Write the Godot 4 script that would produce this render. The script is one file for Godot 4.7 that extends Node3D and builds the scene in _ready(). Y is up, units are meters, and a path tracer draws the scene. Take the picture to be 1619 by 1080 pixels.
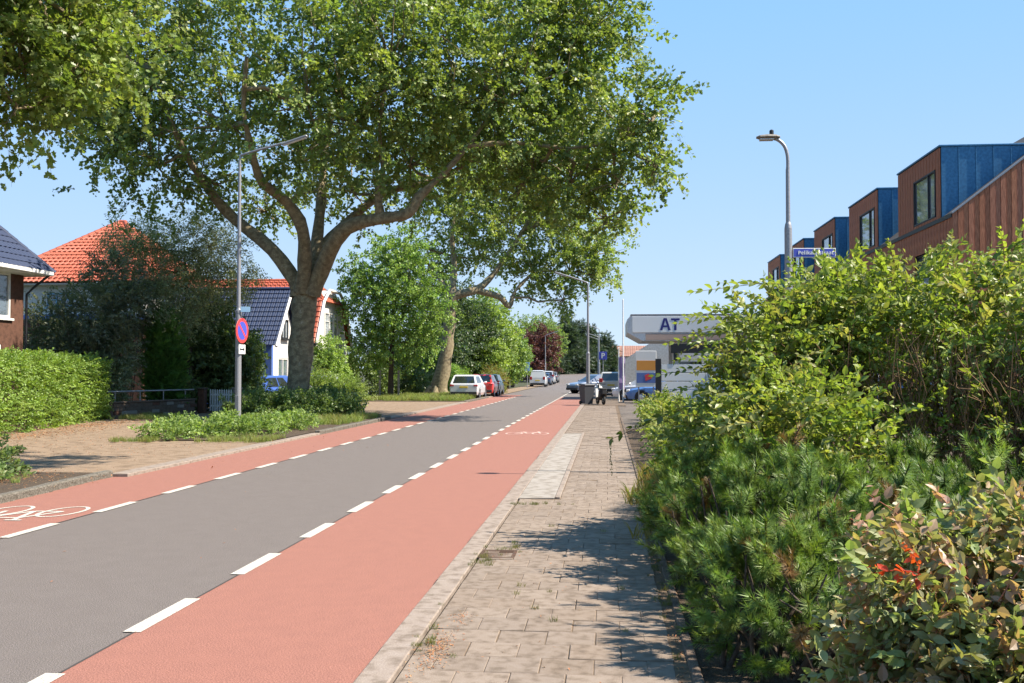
extends Node3D
# A Dutch residential street in summer: grey carriageway with red cycle lanes, big plane trees on one side, garden shrubs and timber terrace on the other.
# World axes: the road runs along -Z, +X is towards the timber terrace, y is up, metres.

const SUN_ELEVATION := 50.0
const SUN_AZIMUTH := 10.0        # degrees by which the sun stands behind the line across the street

var rng := RandomNumberGenerator.new()
var used := {}
var M := {}
var noise := FastNoiseLite.new()

# ---------------------------------------------------------------- mesh builder
class MB:
	var v := PackedVector3Array()
	var n := PackedVector3Array()
	var c := PackedColorArray()
	var tint := Color(1, 1, 1)
	var colored := false
	func tri(a: Vector3, b: Vector3, d: Vector3) -> void:      # counter-clockwise seen from outside
		var nn := (b - a).cross(d - a).normalized()
		tri_n(a, b, d, nn, nn, nn)
	func tri_n(a: Vector3, b: Vector3, d: Vector3, na: Vector3, nb: Vector3, nd: Vector3) -> void:
		v.append(a); v.append(d); v.append(b)
		n.append(na); n.append(nd); n.append(nb)
		if colored:
			c.append(tint); c.append(tint); c.append(tint)
	func quad(a: Vector3, b: Vector3, d: Vector3, e: Vector3) -> void:
		var nn := (b - a).cross(e - a)
		if nn.length_squared() < 1e-14:
			nn = (d - b).cross(e - b)
		nn = nn.normalized()
		tri_n(a, b, d, nn, nn, nn)
		tri_n(a, d, e, nn, nn, nn)
	func quad_n(a: Vector3, b: Vector3, d: Vector3, e: Vector3, na: Vector3, nb: Vector3, nd: Vector3, ne: Vector3) -> void:
		tri_n(a, b, d, na, nb, nd)
		tri_n(a, d, e, na, nd, ne)
	func box(at: Vector3, size: Vector3, turn := Basis.IDENTITY, bevel := 0.0) -> void:
		var h := size * 0.5
		if bevel <= 0.0:
			var p := []
			for i in 8:
				p.append(at + turn * Vector3(h.x if i & 1 else -h.x, h.y if i & 2 else -h.y, h.z if i & 4 else -h.z))
			quad(p[0], p[2], p[3], p[1]); quad(p[4], p[5], p[7], p[6]); quad(p[0], p[1], p[5], p[4])
			quad(p[2], p[6], p[7], p[3]); quad(p[0], p[4], p[6], p[2]); quad(p[1], p[3], p[7], p[5])
			return
		var b := minf(bevel, minf(h.x, minf(h.y, h.z)) * 0.95)
		var q := {}
		for i in 8:
			var s := Vector3(1 if i & 1 else -1, 1 if i & 2 else -1, 1 if i & 4 else -1)
			for ax in 3:
				var e := Vector3(s.x * (h.x - b), s.y * (h.y - b), s.z * (h.z - b))
				e[ax] = s[ax] * h[ax]
				q[i * 3 + ax] = at + turn * e
		for ax in 3:
			var b1 := 1 << ((ax + 1) % 3)
			var b2 := 1 << ((ax + 2) % 3)
			for s in 2:
				var o := (1 << ax) if s else 0
				var k := [o, o | b1, o | b1 | b2, o | b2]
				if not s:
					k = [k[0], k[3], k[2], k[1]]
				quad(q[k[0] * 3 + ax], q[k[1] * 3 + ax], q[k[2] * 3 + ax], q[k[3] * 3 + ax])
			for s1 in 2:
				for s2 in 2:
					var o2 := (b1 if s1 else 0) | (b2 if s2 else 0)
					var i0 := o2
					var i1 := o2 | (1 << ax)
					var a1 := (ax + 1) % 3
					var a2 := (ax + 2) % 3
					var pa: Vector3 = q[i0 * 3 + a1]
					var pb: Vector3 = q[i1 * 3 + a1]
					var pc: Vector3 = q[i1 * 3 + a2]
					var pd: Vector3 = q[i0 * 3 + a2]
					if ((pb - pa).cross(pd - pa)).dot((pa + pc) * 0.5 - at) > 0:
						quad(pa, pb, pc, pd)
					else:
						quad(pa, pd, pc, pb)
		for i in 8:
			var ca: Vector3 = q[i * 3]
			var cb: Vector3 = q[i * 3 + 1]
			var cc: Vector3 = q[i * 3 + 2]
			if ((cb - ca).cross(cc - ca)).dot(ca - at) > 0:
				tri(ca, cb, cc)
			else:
				tri(ca, cc, cb)
	func span(a: Vector3, b: Vector3, bevel := 0.0) -> void:   # box between two corners
		box((a + b) * 0.5, (b - a).abs(), Basis.IDENTITY, bevel)
	func tube(pts: Array, radii: Array, sides := 8, caps := true) -> void:
		var rings := []
		var norms := []
		var up := Vector3.UP
		for i in pts.size():
			var d: Vector3 = (pts[mini(i + 1, pts.size() - 1)] - pts[maxi(i - 1, 0)]).normalized()
			if i == 0:
				up = Vector3.RIGHT if absf(d.y) > 0.9 else Vector3.UP
			var side := d.cross(up).normalized()
			up = side.cross(d).normalized()
			var ring := []
			var nr := []
			for k in sides:
				var a := TAU * k / sides
				var o := side * cos(a) + up * sin(a)
				ring.append(pts[i] + o * radii[mini(i, radii.size() - 1)])
				nr.append(o)
			rings.append(ring); norms.append(nr)
		for i in pts.size() - 1:
			for k in sides:
				var l := (k + 1) % sides
				quad_n(rings[i][l], rings[i][k], rings[i + 1][k], rings[i + 1][l], norms[i][l], norms[i][k], norms[i + 1][k], norms[i + 1][l])
		if caps:
			var last := pts.size() - 1
			for k in sides:
				var l := (k + 1) % sides
				tri(pts[0], rings[0][k], rings[0][l])
				tri(pts[last], rings[last][l], rings[last][k])
	func lathe(profile: Array, sides := 20, x := Transform3D.IDENTITY) -> void:   # [radius, height] bottom to top, about y
		for i in profile.size() - 1:
			var p: Vector2 = Vector2(profile[i][0], profile[i][1])
			var q: Vector2 = Vector2(profile[i + 1][0], profile[i + 1][1])
			var m := Vector2(q.y - p.y, p.x - q.x).normalized()
			for k in sides:
				var a := TAU * k / sides
				var b := TAU * (k + 1) / sides
				var da := Vector3(cos(a), 0, -sin(a))
				var db := Vector3(cos(b), 0, -sin(b))
				var na := x.basis * (da * m.x + Vector3.UP * m.y)
				var nb := x.basis * (db * m.x + Vector3.UP * m.y)
				quad_n(x * (da * p.x + Vector3.UP * p.y), x * (db * p.x + Vector3.UP * p.y), x * (db * q.x + Vector3.UP * q.y), x * (da * q.x + Vector3.UP * q.y), na.normalized(), nb.normalized(), nb.normalized(), na.normalized())
	func prism(poly: PackedVector2Array, depth: float, x := Transform3D.IDENTITY) -> void:   # outline in x,y; from z 0 to z depth
		var p := poly.duplicate()
		if Geometry2D.is_polygon_clockwise(p):
			p.reverse()
		var idx := Geometry2D.triangulate_polygon(p)
		var m := func(k: int, z: float) -> Vector3: return x * Vector3(p[k].x, p[k].y, z)
		for t in range(0, idx.size(), 3):
			var a := idx[t]
			var b := idx[t + 1]
			var e := idx[t + 2]
			if (p[b] - p[a]).cross(p[e] - p[a]) < 0:
				var sw := b
				b = e
				e = sw
			tri(m.call(a, depth), m.call(b, depth), m.call(e, depth))
			tri(m.call(a, 0.0), m.call(e, 0.0), m.call(b, 0.0))
		for k in p.size():
			var l := (k + 1) % p.size()
			quad(m.call(k, 0.0), m.call(l, 0.0), m.call(l, depth), m.call(k, depth))
	func loft(rings: Array, closed := true, caps := true) -> void:   # rings of equally many points, counter-clockwise seen from the last ring's side
		for i in rings.size() - 1:
			var r0: Array = rings[i]
			var r1: Array = rings[i + 1]
			for k in (r0.size() if closed else r0.size() - 1):
				var l := (k + 1) % r0.size()
				quad(r0[k], r0[l], r1[l], r1[k])
		if caps:
			var f: Array = rings[0]
			var g: Array = rings[rings.size() - 1]
			for k in range(1, f.size() - 1):
				tri(f[0], f[k + 1], f[k])
				tri(g[0], g[k], g[k + 1])
	func roughen(f: FastNoiseLite, per_m: float, amount: float) -> void:
		for i in v.size():
			v[i] += n[i] * f.get_noise_3dv(v[i] * per_m * 100.0) * amount
	func mesh() -> ArrayMesh:
		var a := []
		a.resize(Mesh.ARRAY_MAX)
		a[Mesh.ARRAY_VERTEX] = v
		a[Mesh.ARRAY_NORMAL] = n
		if colored:
			a[Mesh.ARRAY_COLOR] = c
		var m := ArrayMesh.new()
		m.add_surface_from_arrays(Mesh.PRIMITIVE_TRIANGLES, a)
		return m

# ---------------------------------------------------------------- nodes
func numbered(called: String) -> String:
	used[called] = used.get(called, -1) + 1
	return called if used[called] == 0 else "%s_%03d" % [called, used[called]]

func thing(called: String, label: String, category: String, group := "", at := Vector3.ZERO, turn := 0.0) -> Node3D:
	var o := Node3D.new()
	o.name = numbered(called)
	add_child(o)
	o.position = at
	o.rotation.y = turn
	o.set_meta("label", label)
	o.set_meta("category", category)
	if group:
		o.set_meta("group", group)
	return o

func setting(called: String) -> Node3D:
	var o := Node3D.new()
	o.name = numbered(called)
	add_child(o)
	o.set_meta("kind", "structure")
	return o

func part(called: String, what, material: Material, parent: Node) -> MeshInstance3D:
	var o := MeshInstance3D.new()
	o.mesh = what.mesh() if what is MB else what
	o.material_override = material
	o.name = called if parent != self else numbered(called)
	parent.add_child(o, true)
	return o

func ground_piece(called: String, what, material: Material) -> MeshInstance3D:
	var o := part(called, what, material, self)
	o.set_meta("kind", "structure")
	return o

func stuff(o: Node, label := "", category := "") -> void:
	o.set_meta("kind", "stuff")
	if label:
		o.set_meta("label", label)
		o.set_meta("category", category)

# ---------------------------------------------------------------- materials
func lin(r: float, g: float, b: float) -> Color:
	return Color(r, g, b).linear_to_srgb()

func noise_tex(seed_: int, freq: float, lo: Color, hi: Color, octaves := 4, size := 512, kind := FastNoiseLite.TYPE_SIMPLEX_SMOOTH, mid = null) -> NoiseTexture2D:
	var f := FastNoiseLite.new()
	f.noise_type = kind
	f.seed = seed_
	f.frequency = freq
	f.fractal_octaves = octaves
	var t := NoiseTexture2D.new()
	t.width = size
	t.height = size
	t.seamless = true
	t.noise = f
	var g := Gradient.new()
	g.set_color(0, lo)
	g.set_color(1, hi)
	if mid != null:
		g.add_point(0.5, mid)
	t.color_ramp = g
	return t

func plain_mat(color: Color, rough := 0.7, metal := 0.0) -> StandardMaterial3D:
	var m := StandardMaterial3D.new()
	m.albedo_color = color
	m.roughness = rough
	m.metallic = metal
	return m

# fine grain and coarse blotches laid over each other in world space
func grained(color: Color, rough: float, fine: Texture2D, fine_per_m: float, coarse: Texture2D = null, coarse_per_m := 0.2, bump := 0.0) -> StandardMaterial3D:
	var m := plain_mat(color, rough)
	m.albedo_texture = fine
	m.uv1_triplanar = true
	m.uv1_world_triplanar = true
	m.uv1_scale = Vector3.ONE * fine_per_m
	if coarse:
		m.detail_enabled = true
		m.detail_albedo = coarse
		m.detail_blend_mode = BaseMaterial3D.BLEND_MODE_MUL
		m.detail_uv_layer = BaseMaterial3D.DETAIL_UV_2
		m.uv2_triplanar = true
		m.uv2_world_triplanar = true
		m.uv2_scale = Vector3.ONE * coarse_per_m
	if bump > 0:
		m.heightmap_enabled = true
		m.heightmap_texture = fine
		m.heightmap_scale = bump
	return m

func leaf_mat(rough := 0.5, through := 0.5) -> StandardMaterial3D:
	var m := plain_mat(Color(1, 1, 1), rough)
	m.vertex_color_use_as_albedo = true
	m.backlight_enabled = true
	m.backlight = lin(through * 0.95, through, through * 0.4)
	m.metallic_specular = 0.5
	return m

func make_materials() -> void:
	var g1 := Color(0.55, 0.55, 0.55)
	var w := Color(1, 1, 1)
	var speck := noise_tex(3, 0.22, Color(0.36, 0.345, 0.33), w, 3, 1024)
	var blot := noise_tex(5, 0.05, Color(0.95, 0.947, 0.945), w, 4, 512)
	var soft := noise_tex(8, 0.02, Color(0.72, 0.70, 0.67), w, 5, 512)
	var patch := noise_tex(12, 0.03, Color(0.72, 0.69, 0.65), w, 5, 512, FastNoiseLite.TYPE_SIMPLEX_SMOOTH, Color(0.95, 0.935, 0.915))
	M.asphalt = grained(lin(0.275, 0.238, 0.22), 0.85, speck, 0.42, blot, 0.12, 0.35)
	M.red = grained(lin(0.455, 0.21, 0.155), 0.85, noise_tex(4, 0.2, Color(0.48, 0.42, 0.40), w, 3, 1024), 0.42, noise_tex(6, 0.05, Color(0.95, 0.95, 0.955), w, 4), 0.17, 0.2)
	M.tar = grained(lin(0.10, 0.088, 0.082), 0.7, speck, 1.3)
	M.paint = grained(lin(0.52, 0.50, 0.46), 0.8, noise_tex(9, 0.10, Color(0.50, 0.47, 0.44), w, 4, 512, FastNoiseLite.TYPE_SIMPLEX_SMOOTH, Color(0.95, 0.94, 0.92)), 0.9)
	M.worn_paint = grained(lin(0.66, 0.55, 0.50), 0.8, noise_tex(10, 0.1, Color(0.78, 0.62, 0.58), w, 4), 1.6)
	M.concrete = grained(lin(0.34, 0.29, 0.255), 0.9, noise_tex(11, 0.12, Color(0.74, 0.72, 0.70), w, 4), 1.2, patch, 0.45)
	M.old_kerb = grained(lin(0.25, 0.235, 0.21), 0.95, noise_tex(13, 0.05, Color(0.45, 0.44, 0.40), w, 5), 1.1, patch, 0.6, 0.6)
	M.slab = grained(lin(0.36, 0.335, 0.31), 0.9, noise_tex(14, 0.15, Color(0.78, 0.77, 0.75), w, 4), 1.2, patch, 0.3)
	for k in 6:
		var base: Array = [[0.305, 0.25, 0.205], [0.325, 0.27, 0.225], [0.28, 0.228, 0.185], [0.31, 0.26, 0.22], [0.34, 0.285, 0.24], [0.29, 0.24, 0.20]][k]
		M["tile%d" % k] = grained(lin(base[0], base[1], base[2]), 0.92, noise_tex(20 + k, 0.16, Color(0.66, 0.63, 0.60), w, 4, 512), 1.7, patch, 0.55, 0.25)
	M.sand = grained(lin(0.30, 0.215, 0.14), 1.0, speck, 2.0, patch, 0.7)
	M.left_paving = grained(lin(0.35, 0.275, 0.20), 0.95, noise_tex(30, 0.06, Color(0.62, 0.56, 0.50), w, 5, 1024), 0.5, patch, 0.16, 0.4)
	M.brick_paving = grained(lin(0.22, 0.175, 0.135), 0.95, noise_tex(31, 0.12, Color(0.6, 0.56, 0.52), w, 4, 1024), 0.8, patch, 0.3, 0.3)
	M.forecourt = grained(lin(0.27, 0.235, 0.21), 0.95, speck, 0.8, patch, 0.08)
	M.soil = grained(lin(0.13, 0.092, 0.06), 1.0, noise_tex(32, 0.08, Color(0.5, 0.48, 0.44), w, 5, 1024), 0.9, patch, 0.35, 2.0)
	M.turf = grained(lin(0.07, 0.085, 0.03), 1.0, noise_tex(33, 0.1, Color(0.55, 0.52, 0.42), w, 5, 1024), 0.7, patch, 0.12)
	var flake := noise_tex(34, 0.0075, Color(0.62, 0.59, 0.52), w, 2, 1024)
	for st in [[0.36, Color(0.64, 0.61, 0.54)], [0.41, Color(0.74, 0.71, 0.63)], [0.52, Color(0.76, 0.73, 0.65)], [0.56, Color(0.88, 0.85, 0.76)], [0.66, Color(0.84, 0.82, 0.72)], [0.70, Color(0.74, 0.73, 0.64)]]:
		flake.color_ramp.add_point(st[0], st[1])
	M.bark = grained(lin(0.50, 0.45, 0.355), 0.9, flake, 0.5, noise_tex(35, 0.03, Color(0.80, 0.78, 0.75), w, 5), 1.0, 1.0)
	M.bark_dark = grained(lin(0.13, 0.10, 0.075), 0.95, noise_tex(36, 0.05, Color(0.5, 0.48, 0.45), w, 5), 0.9, null, 0.2, 1.0)
	M.stem = grained(lin(0.33, 0.205, 0.115), 0.9, noise_tex(37, 0.08, Color(0.6, 0.56, 0.5), w, 4), 2.0)
	M.leaf = leaf_mat(0.42, 1.0)
	M.needle = leaf_mat(0.45, 0.8)
	M.litter = leaf_mat(0.9, 0.1)
	M.galv = grained(lin(0.34, 0.345, 0.37), 0.45, noise_tex(40, 0.05, Color(0.8, 0.8, 0.8), w, 4), 1.0)
	M.galv.metallic = 0.35
	M.white = grained(lin(0.70, 0.70, 0.69), 0.55, noise_tex(41, 0.03, Color(0.90, 0.89, 0.87), w, 4), 0.6)
	M.white_wall = grained(lin(0.66, 0.66, 0.65), 0.85, noise_tex(42, 0.02, Color(0.86, 0.85, 0.83), w, 5), 0.5)
	M.brick = grained(lin(0.20, 0.095, 0.06), 0.9, noise_tex(43, 0.09, Color(0.5, 0.45, 0.42), w, 4, 512), 1.4, patch, 0.3, 0.8)
	M.garden_wall = grained(lin(0.22, 0.17, 0.135), 0.95, noise_tex(44, 0.07, Color(0.5, 0.47, 0.44), w, 4), 1.3, patch, 0.4)
	M.orange_tile = grained(lin(0.48, 0.115, 0.05), 0.6, noise_tex(45, 0.07, Color(0.70, 0.62, 0.58), w, 4), 1.2, blot, 0.4)
	M.faded_tile = grained(lin(0.36, 0.20, 0.15), 0.8, noise_tex(62, 0.07, Color(0.75, 0.70, 0.68), w, 4), 1.2)
	M.blue_tile = grained(lin(0.045, 0.064, 0.125), 0.55, noise_tex(46, 0.07, Color(0.65, 0.67, 0.70), w, 4), 1.2, blot, 0.4)
	M.blue_tile.metallic_specular = 0.3
	M.zinc = grained(lin(0.055, 0.20, 0.36), 0.45, noise_tex(47, 0.03, Color(0.74, 0.78, 0.80), w, 5), 0.6)
	M.zinc.metallic = 0.4
	M.dark_metal = plain_mat(lin(0.02, 0.021, 0.024), 0.5, 0.3)
	M.roofing = grained(lin(0.035, 0.035, 0.038), 0.9, soft, 0.6)
	for k in 5:
		var b2: Array = [[0.58, 0.225, 0.115], [0.62, 0.25, 0.13], [0.54, 0.205, 0.105], [0.60, 0.24, 0.135], [0.56, 0.23, 0.135]][k]
		var t := noise_tex(50 + k, 0.03, Color(0.62, 0.56, 0.52), w, 5, 512)
		var wm := grained(lin(b2[0], b2[1], b2[2]), 0.8, t, 1.0)
		wm.uv1_scale = Vector3(3.5, 0.22, 3.5)
		wm.uv1_offset = Vector3(0.17 * k, 0.31 * k, 0.07 * k)
		M["wood%d" % k] = wm
	M.glass = plain_mat(Color(0.55, 0.62, 0.68, 0.22), 0.03)
	M.glass.transparency = BaseMaterial3D.TRANSPARENCY_ALPHA
	M.glass.metallic_specular = 0.8
	M.car_glass = plain_mat(lin(0.012, 0.014, 0.017), 0.06)
	M.car_glass.metallic_specular = 0.7
	M.rubber = plain_mat(lin(0.018, 0.018, 0.018), 0.85)
	M.black = plain_mat(lin(0.02, 0.02, 0.022), 0.6)
	M.chrome = plain_mat(lin(0.55, 0.56, 0.58), 0.25, 0.9)
	M.tail_red = plain_mat(lin(0.32, 0.012, 0.012), 0.2)
	M.lamp_clear = plain_mat(lin(0.60, 0.61, 0.62), 0.12)
	M.plate = plain_mat(lin(0.62, 0.42, 0.03), 0.5)
	M.sign_red = plain_mat(lin(0.60, 0.05, 0.05), 0.45)
	M.sign_blue = plain_mat(lin(0.055, 0.075, 0.42), 0.45)
	M.sign_pale = plain_mat(lin(0.25, 0.42, 0.60), 0.4)
	M.sign_white = plain_mat(lin(0.72, 0.72, 0.70), 0.5)
	M.letter_blue = plain_mat(lin(0.02, 0.022, 0.16), 0.5)
	M.blue_paint = grained(lin(0.11, 0.19, 0.46), 0.6, noise_tex(60, 0.03, Color(0.82, 0.82, 0.84), w, 4), 0.7)
	M.pale_blue = plain_mat(lin(0.22, 0.42, 0.62), 0.6)
	M.weathered = grained(lin(0.33, 0.31, 0.28), 0.9, noise_tex(61, 0.06, Color(0.6, 0.58, 0.55), w, 4), 1.0)
	M.bin = plain_mat(lin(0.045, 0.05, 0.06), 0.55)
	M.orange = plain_mat(lin(0.62, 0.27, 0.05), 0.6)
	M.rust = grained(lin(0.14, 0.075, 0.045), 0.9, speck, 3.0)

func car_paint(r: float, g: float, b: float, metal := 0.2) -> StandardMaterial3D:
	var m := plain_mat(lin(r, g, b), 0.35, metal)
	m.clearcoat_enabled = true
	m.clearcoat = 0.8
	m.clearcoat_roughness = 0.05
	return m

# ---------------------------------------------------------------- the lie of the land
func lift(z: float) -> float:      # the street climbs gently beyond the parked vans
	return 2.6 * smoothstep(110.0, 270.0, -z)

func bend(z: float) -> float:
	var s := maxf(0.0, -z - 120.0)
	return -s * s * 0.00045

func on(x: float, y: float, z: float) -> Vector3:
	return Vector3(x + bend(z), y + lift(z), z)

func strip(mb: MB, x0: float, x1: float, z0: float, z1: float, y: float) -> void:   # a sheet along the street from z0 (near) to z1 (far)
	var steps := maxi(1, int(ceil((z0 - z1) / 5.0)))
	for i in steps:
		var a := lerpf(z0, z1, float(i) / steps)
		var b := lerpf(z0, z1, float(i + 1) / steps)
		mb.quad(on(x0, y, a), on(x1, y, a), on(x1, y, b), on(x0, y, b))

# ---------------------------------------------------------------- foliage
func leaf_shape(mb: MB, x: Transform3D, length: float, width: float, fold := 0.25, lobed := false, curl := 0.15) -> void:
	# local: stalk at 0, blade along +z, across x, upper side +y
	var outline: Array
	if lobed:
		outline = [[0.0, 0.10], [0.34, 0.02], [0.30, 0.30], [0.52, 0.42], [0.24, 0.56], [0.30, 0.78], [0.0, 1.0]]
	else:
		outline = [[0.0, 0.0], [0.36, 0.22], [0.46, 0.45], [0.26, 0.76], [0.0, 1.0]]
	var spine := func(t: float) -> Vector3: return Vector3(0, -curl * t * t * length, t * length)
	for s in [-1.0, 1.0]:
		for k in outline.size() - 1:
			var a: Array = outline[k]
			var b: Array = outline[k + 1]
			var pa: Vector3 = spine.call(a[1]) + Vector3(s * a[0] * width, a[0] * width * fold, 0)
			var pb: Vector3 = spine.call(b[1]) + Vector3(s * b[0] * width, b[0] * width * fold, 0)
			var ca: Vector3 = spine.call(0.08 + 0.84 * a[1])
			var cb: Vector3 = spine.call(0.08 + 0.84 * b[1])
			if lobed:
				ca = spine.call(0.35)
				cb = ca
			var q := [x * ca, x * pa, x * pb, x * cb]
			if s > 0:
				if not lobed:
					mb.tri(q[0], q[2], q[3])
				mb.tri(q[0], q[1], q[2])
			else:
				if not lobed:
					mb.tri(q[0], q[3], q[2])
				mb.tri(q[0], q[2], q[1])

func spray(seed_: int, count: int, reach: float, leaf_len: float, leaf_w: float, lobed := false, opposite := false, droop := 0.3, stem_r := 0.004, two_tone := 0.25) -> ArrayMesh:
	# a twig along +z, about `reach` long, with leaves; +y is the side towards the light
	var r := RandomNumberGenerator.new()
	r.seed = seed_
	var mb := MB.new()
	mb.colored = true
	var curve := func(t: float) -> Vector3: return Vector3(0, -droop * 0.5 * reach * t * t, reach * t)
	mb.tint = Color(1.1, 0.62, 0.55)
	mb.tube([curve.call(0.0), curve.call(0.5), curve.call(1.0)], [stem_r, stem_r * 0.8, stem_r * 0.4], 3, false)
	for k in count:
		var t := (k + 0.6) / count
		if opposite:
			t = (floorf(k / 2.0) + 0.7) / ceilf(count / 2.0)
		var side := 1.0 if k % 2 else -1.0
		var yaw := side * r.randf_range(0.5, 1.35) * (1.0 - 0.55 * t)
		if not opposite:
			yaw = r.randf_range(-2.2, 2.2)
		var b := Basis(Vector3.UP, yaw) * Basis(Vector3.RIGHT, r.randf_range(-0.9, 0.9) + droop * 0.5) * Basis(Vector3.BACK, r.randf_range(-1.0, 1.0))
		var s := r.randf_range(0.72, 1.15) * (0.75 + 0.4 * sin(t * PI))
		var k2 := 1.0 + r.randf_range(-two_tone, two_tone)
		mb.tint = Color(k2 * r.randf_range(0.92, 1.08), k2, k2 * r.randf_range(0.8, 1.15))
		var off := Vector3(r.randf_range(-1, 1), r.randf_range(-0.6, 0.6), 0) * reach * (0.0 if opposite else 0.22)
		leaf_shape(mb, Transform3D(b, curve.call(t) + off), leaf_len * s, leaf_w * s, 0.25, lobed)
	return mb.mesh()

func pine_shoot(seed_: int) -> ArrayMesh:      # a shoot along +y bristling with needles
	var r := RandomNumberGenerator.new()
	r.seed = seed_
	var mb := MB.new()
	mb.colored = true
	mb.tint = Color(1.5, 0.75, 0.8)
	mb.tube([Vector3.ZERO, Vector3(0, 0.07, 0), Vector3(0, 0.14, 0)], [0.005, 0.004, 0.003], 4, false)
	for k in 110:
		var t := r.randf()
		var a := r.randf() * TAU
		var lean := lerpf(1.5, 0.55, t * t) + r.randf_range(-0.25, 0.25)
		var d := Vector3(sin(lean) * cos(a), cos(lean), sin(lean) * sin(a))
		var side := d.cross(Vector3.UP).normalized() * 0.0024
		var o := Vector3(0, 0.01 + 0.125 * t, 0)
		var l := r.randf_range(0.040, 0.062)
		var k2 := r.randf_range(0.75, 1.25)
		mb.tint = Color(k2 * r.randf_range(0.85, 1.1), k2, k2 * 0.95)
		mb.tri(o - side, o + side, o + d * l)
	return mb.mesh()

func needle_bough(seed_: int) -> ArrayMesh:    # a flat bough along +z for far conifers and the clipped cypress
	var r := RandomNumberGenerator.new()
	r.seed = seed_
	var mb := MB.new()
	mb.colored = true
	for k in 40:
		var t := r.randf()
		var side := 1.0 if k % 2 else -1.0
		var d := Vector3(side * r.randf_range(0.3, 0.9), r.randf_range(-0.25, 0.3), r.randf_range(0.5, 1.0)).normalized()
		var o := Vector3(side * 0.02, 0, 0.9 * t)
		var wd := d.cross(Vector3(r.randf_range(-0.6, 0.6), 1, r.randf_range(-0.6, 0.6))).normalized() * 0.028
		var l := r.randf_range(0.14, 0.30) * (1.2 - 0.6 * t)
		var k2 := r.randf_range(0.7, 1.3)
		mb.tint = Color(k2, k2, k2)
		mb.tri(o - wd, o + wd, o + d * l)
	return mb.mesh()

func grass_tuft(seed_: int, blades: int, height: float, spread: float, width := 0.006) -> ArrayMesh:
	var r := RandomNumberGenerator.new()
	r.seed = seed_
	var mb := MB.new()
	mb.colored = true
	for k in blades:
		var a := r.randf() * TAU
		var o := Vector3(cos(a), 0, sin(a)) * spread * sqrt(r.randf())
		var lean := Vector3(r.randf_range(-0.5, 0.5), 1, r.randf_range(-0.5, 0.5)).normalized()
		var sd := lean.cross(Vector3(cos(a * 3.0), 0, sin(a * 3.0))).normalized() * width
		var h := height * r.randf_range(0.5, 1.1)
		var mid := o + lean * h * 0.6
		var tip := o + lean * h + Vector3(lean.x, -0.2, lean.z) * h * 0.35
		var k2 := r.randf_range(0.7, 1.25)
		mb.tint = Color(k2 * r.randf_range(0.9, 1.25), k2, k2 * 0.9)
		mb.tri(o - sd, o + sd, mid + sd * 0.7)
		mb.tri(o - sd, mid + sd * 0.7, mid - sd * 0.7)
		mb.tri(mid - sd * 0.7, mid + sd * 0.7, tip)
	return mb.mesh()

func copies_of(called: String, m: Mesh, material: Material, where: Array, tints: Array, parent: Node) -> MultiMeshInstance3D:
	var mm := MultiMesh.new()
	mm.transform_format = MultiMesh.TRANSFORM_3D
	mm.use_colors = true
	mm.mesh = m
	mm.instance_count = where.size()
	for i in where.size():
		mm.set_instance_transform(i, where[i])
		mm.set_instance_color(i, tints[i])
	var o := MultiMeshInstance3D.new()
	o.multimesh = mm
	o.material_override = material
	o.name = called if parent != self else numbered(called)
	o.set_meta("kind", "stuff")
	parent.add_child(o, true)
	return o

func aim(dir: Vector3, roll: float, size: float) -> Basis:     # +z along dir, +y as far up as possible
	var z := dir.normalized()
	var x := Vector3.UP.cross(z)
	x = Vector3.RIGHT if x.length() < 0.05 else x.normalized()
	var y := z.cross(x)
	return Basis(x, y, z) * Basis(Vector3.BACK, roll) * Basis.from_scale(Vector3.ONE * size)

func pick(cols: Array) -> Color:
	var a: Color = cols[rng.randi() % cols.size()]
	var b: Color = cols[rng.randi() % cols.size()]
	return a.lerp(b, rng.randf()) * rng.randf_range(0.8, 1.2)

# sprays spread through a set of lobes [x, y, z, radius] or [x, y, z, rx, ry, rz]; per = sprays for each square metre of lobe surface
func leafage(called: String, meshes: Array, material: Material, lobes: Array, per: float, size: Array, cols: Array, parent: Node, opt := {}) -> Array:
	var gap: float = opt.get("gap", 0.0)          # 0 dense .. 0.4 open
	var grain: float = opt.get("grain", 0.5)      # clumps per metre
	var shell: float = opt.get("shell", 0.4)      # exponent of the radius: small keeps to the surface
	var out: float = opt.get("out", 1.0)
	var up: float = opt.get("up", 0.0)
	var floor_y: float = opt.get("floor", -1e9)
	var where := []
	var tints := []
	for _m in meshes:
		where.append([])
		tints.append([])
	for l in lobes:
		var r: Vector3 = Vector3(l[3], l[4], l[5]) if l.size() > 5 else Vector3.ONE * l[3]
		var cen := Vector3(l[0], l[1], l[2])
		var area := 4.0 * PI * pow((pow(r.x * r.y, 1.6) + pow(r.x * r.z, 1.6) + pow(r.y * r.z, 1.6)) / 3.0, 1.0 / 1.6)
		for i in int(area * per * (opt.get("small", 1.0) if r.x < 2.4 else 1.0)):
			var d := Vector3(rng.randfn(), rng.randfn(), rng.randfn()).normalized()
			var q := pow(rng.randf(), shell)
			var p: Vector3 = cen + d * r * q * (1.0 + 0.12 * rng.randfn())
			if p.y < floor_y:
				continue
			if gap > 0 and noise.get_noise_3dv(p * grain * 100.0) < -0.5 + gap * 1.6 - 0.3 * (1.0 - q):
				continue
			var dir := d * out + Vector3(rng.randfn(), rng.randfn() + up, rng.randfn()) * 0.55
			var k := rng.randi() % meshes.size()
			where[k].append(Transform3D(aim(dir, rng.randf_range(-1.0, 1.0), rng.randf_range(size[0], size[1])), p))
			tints[k].append(pick(cols))
	var made := []
	for k in meshes.size():
		if where[k].size():
			made.append(copies_of(called, meshes[k], material, where[k], tints[k], parent))
	return made

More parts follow.
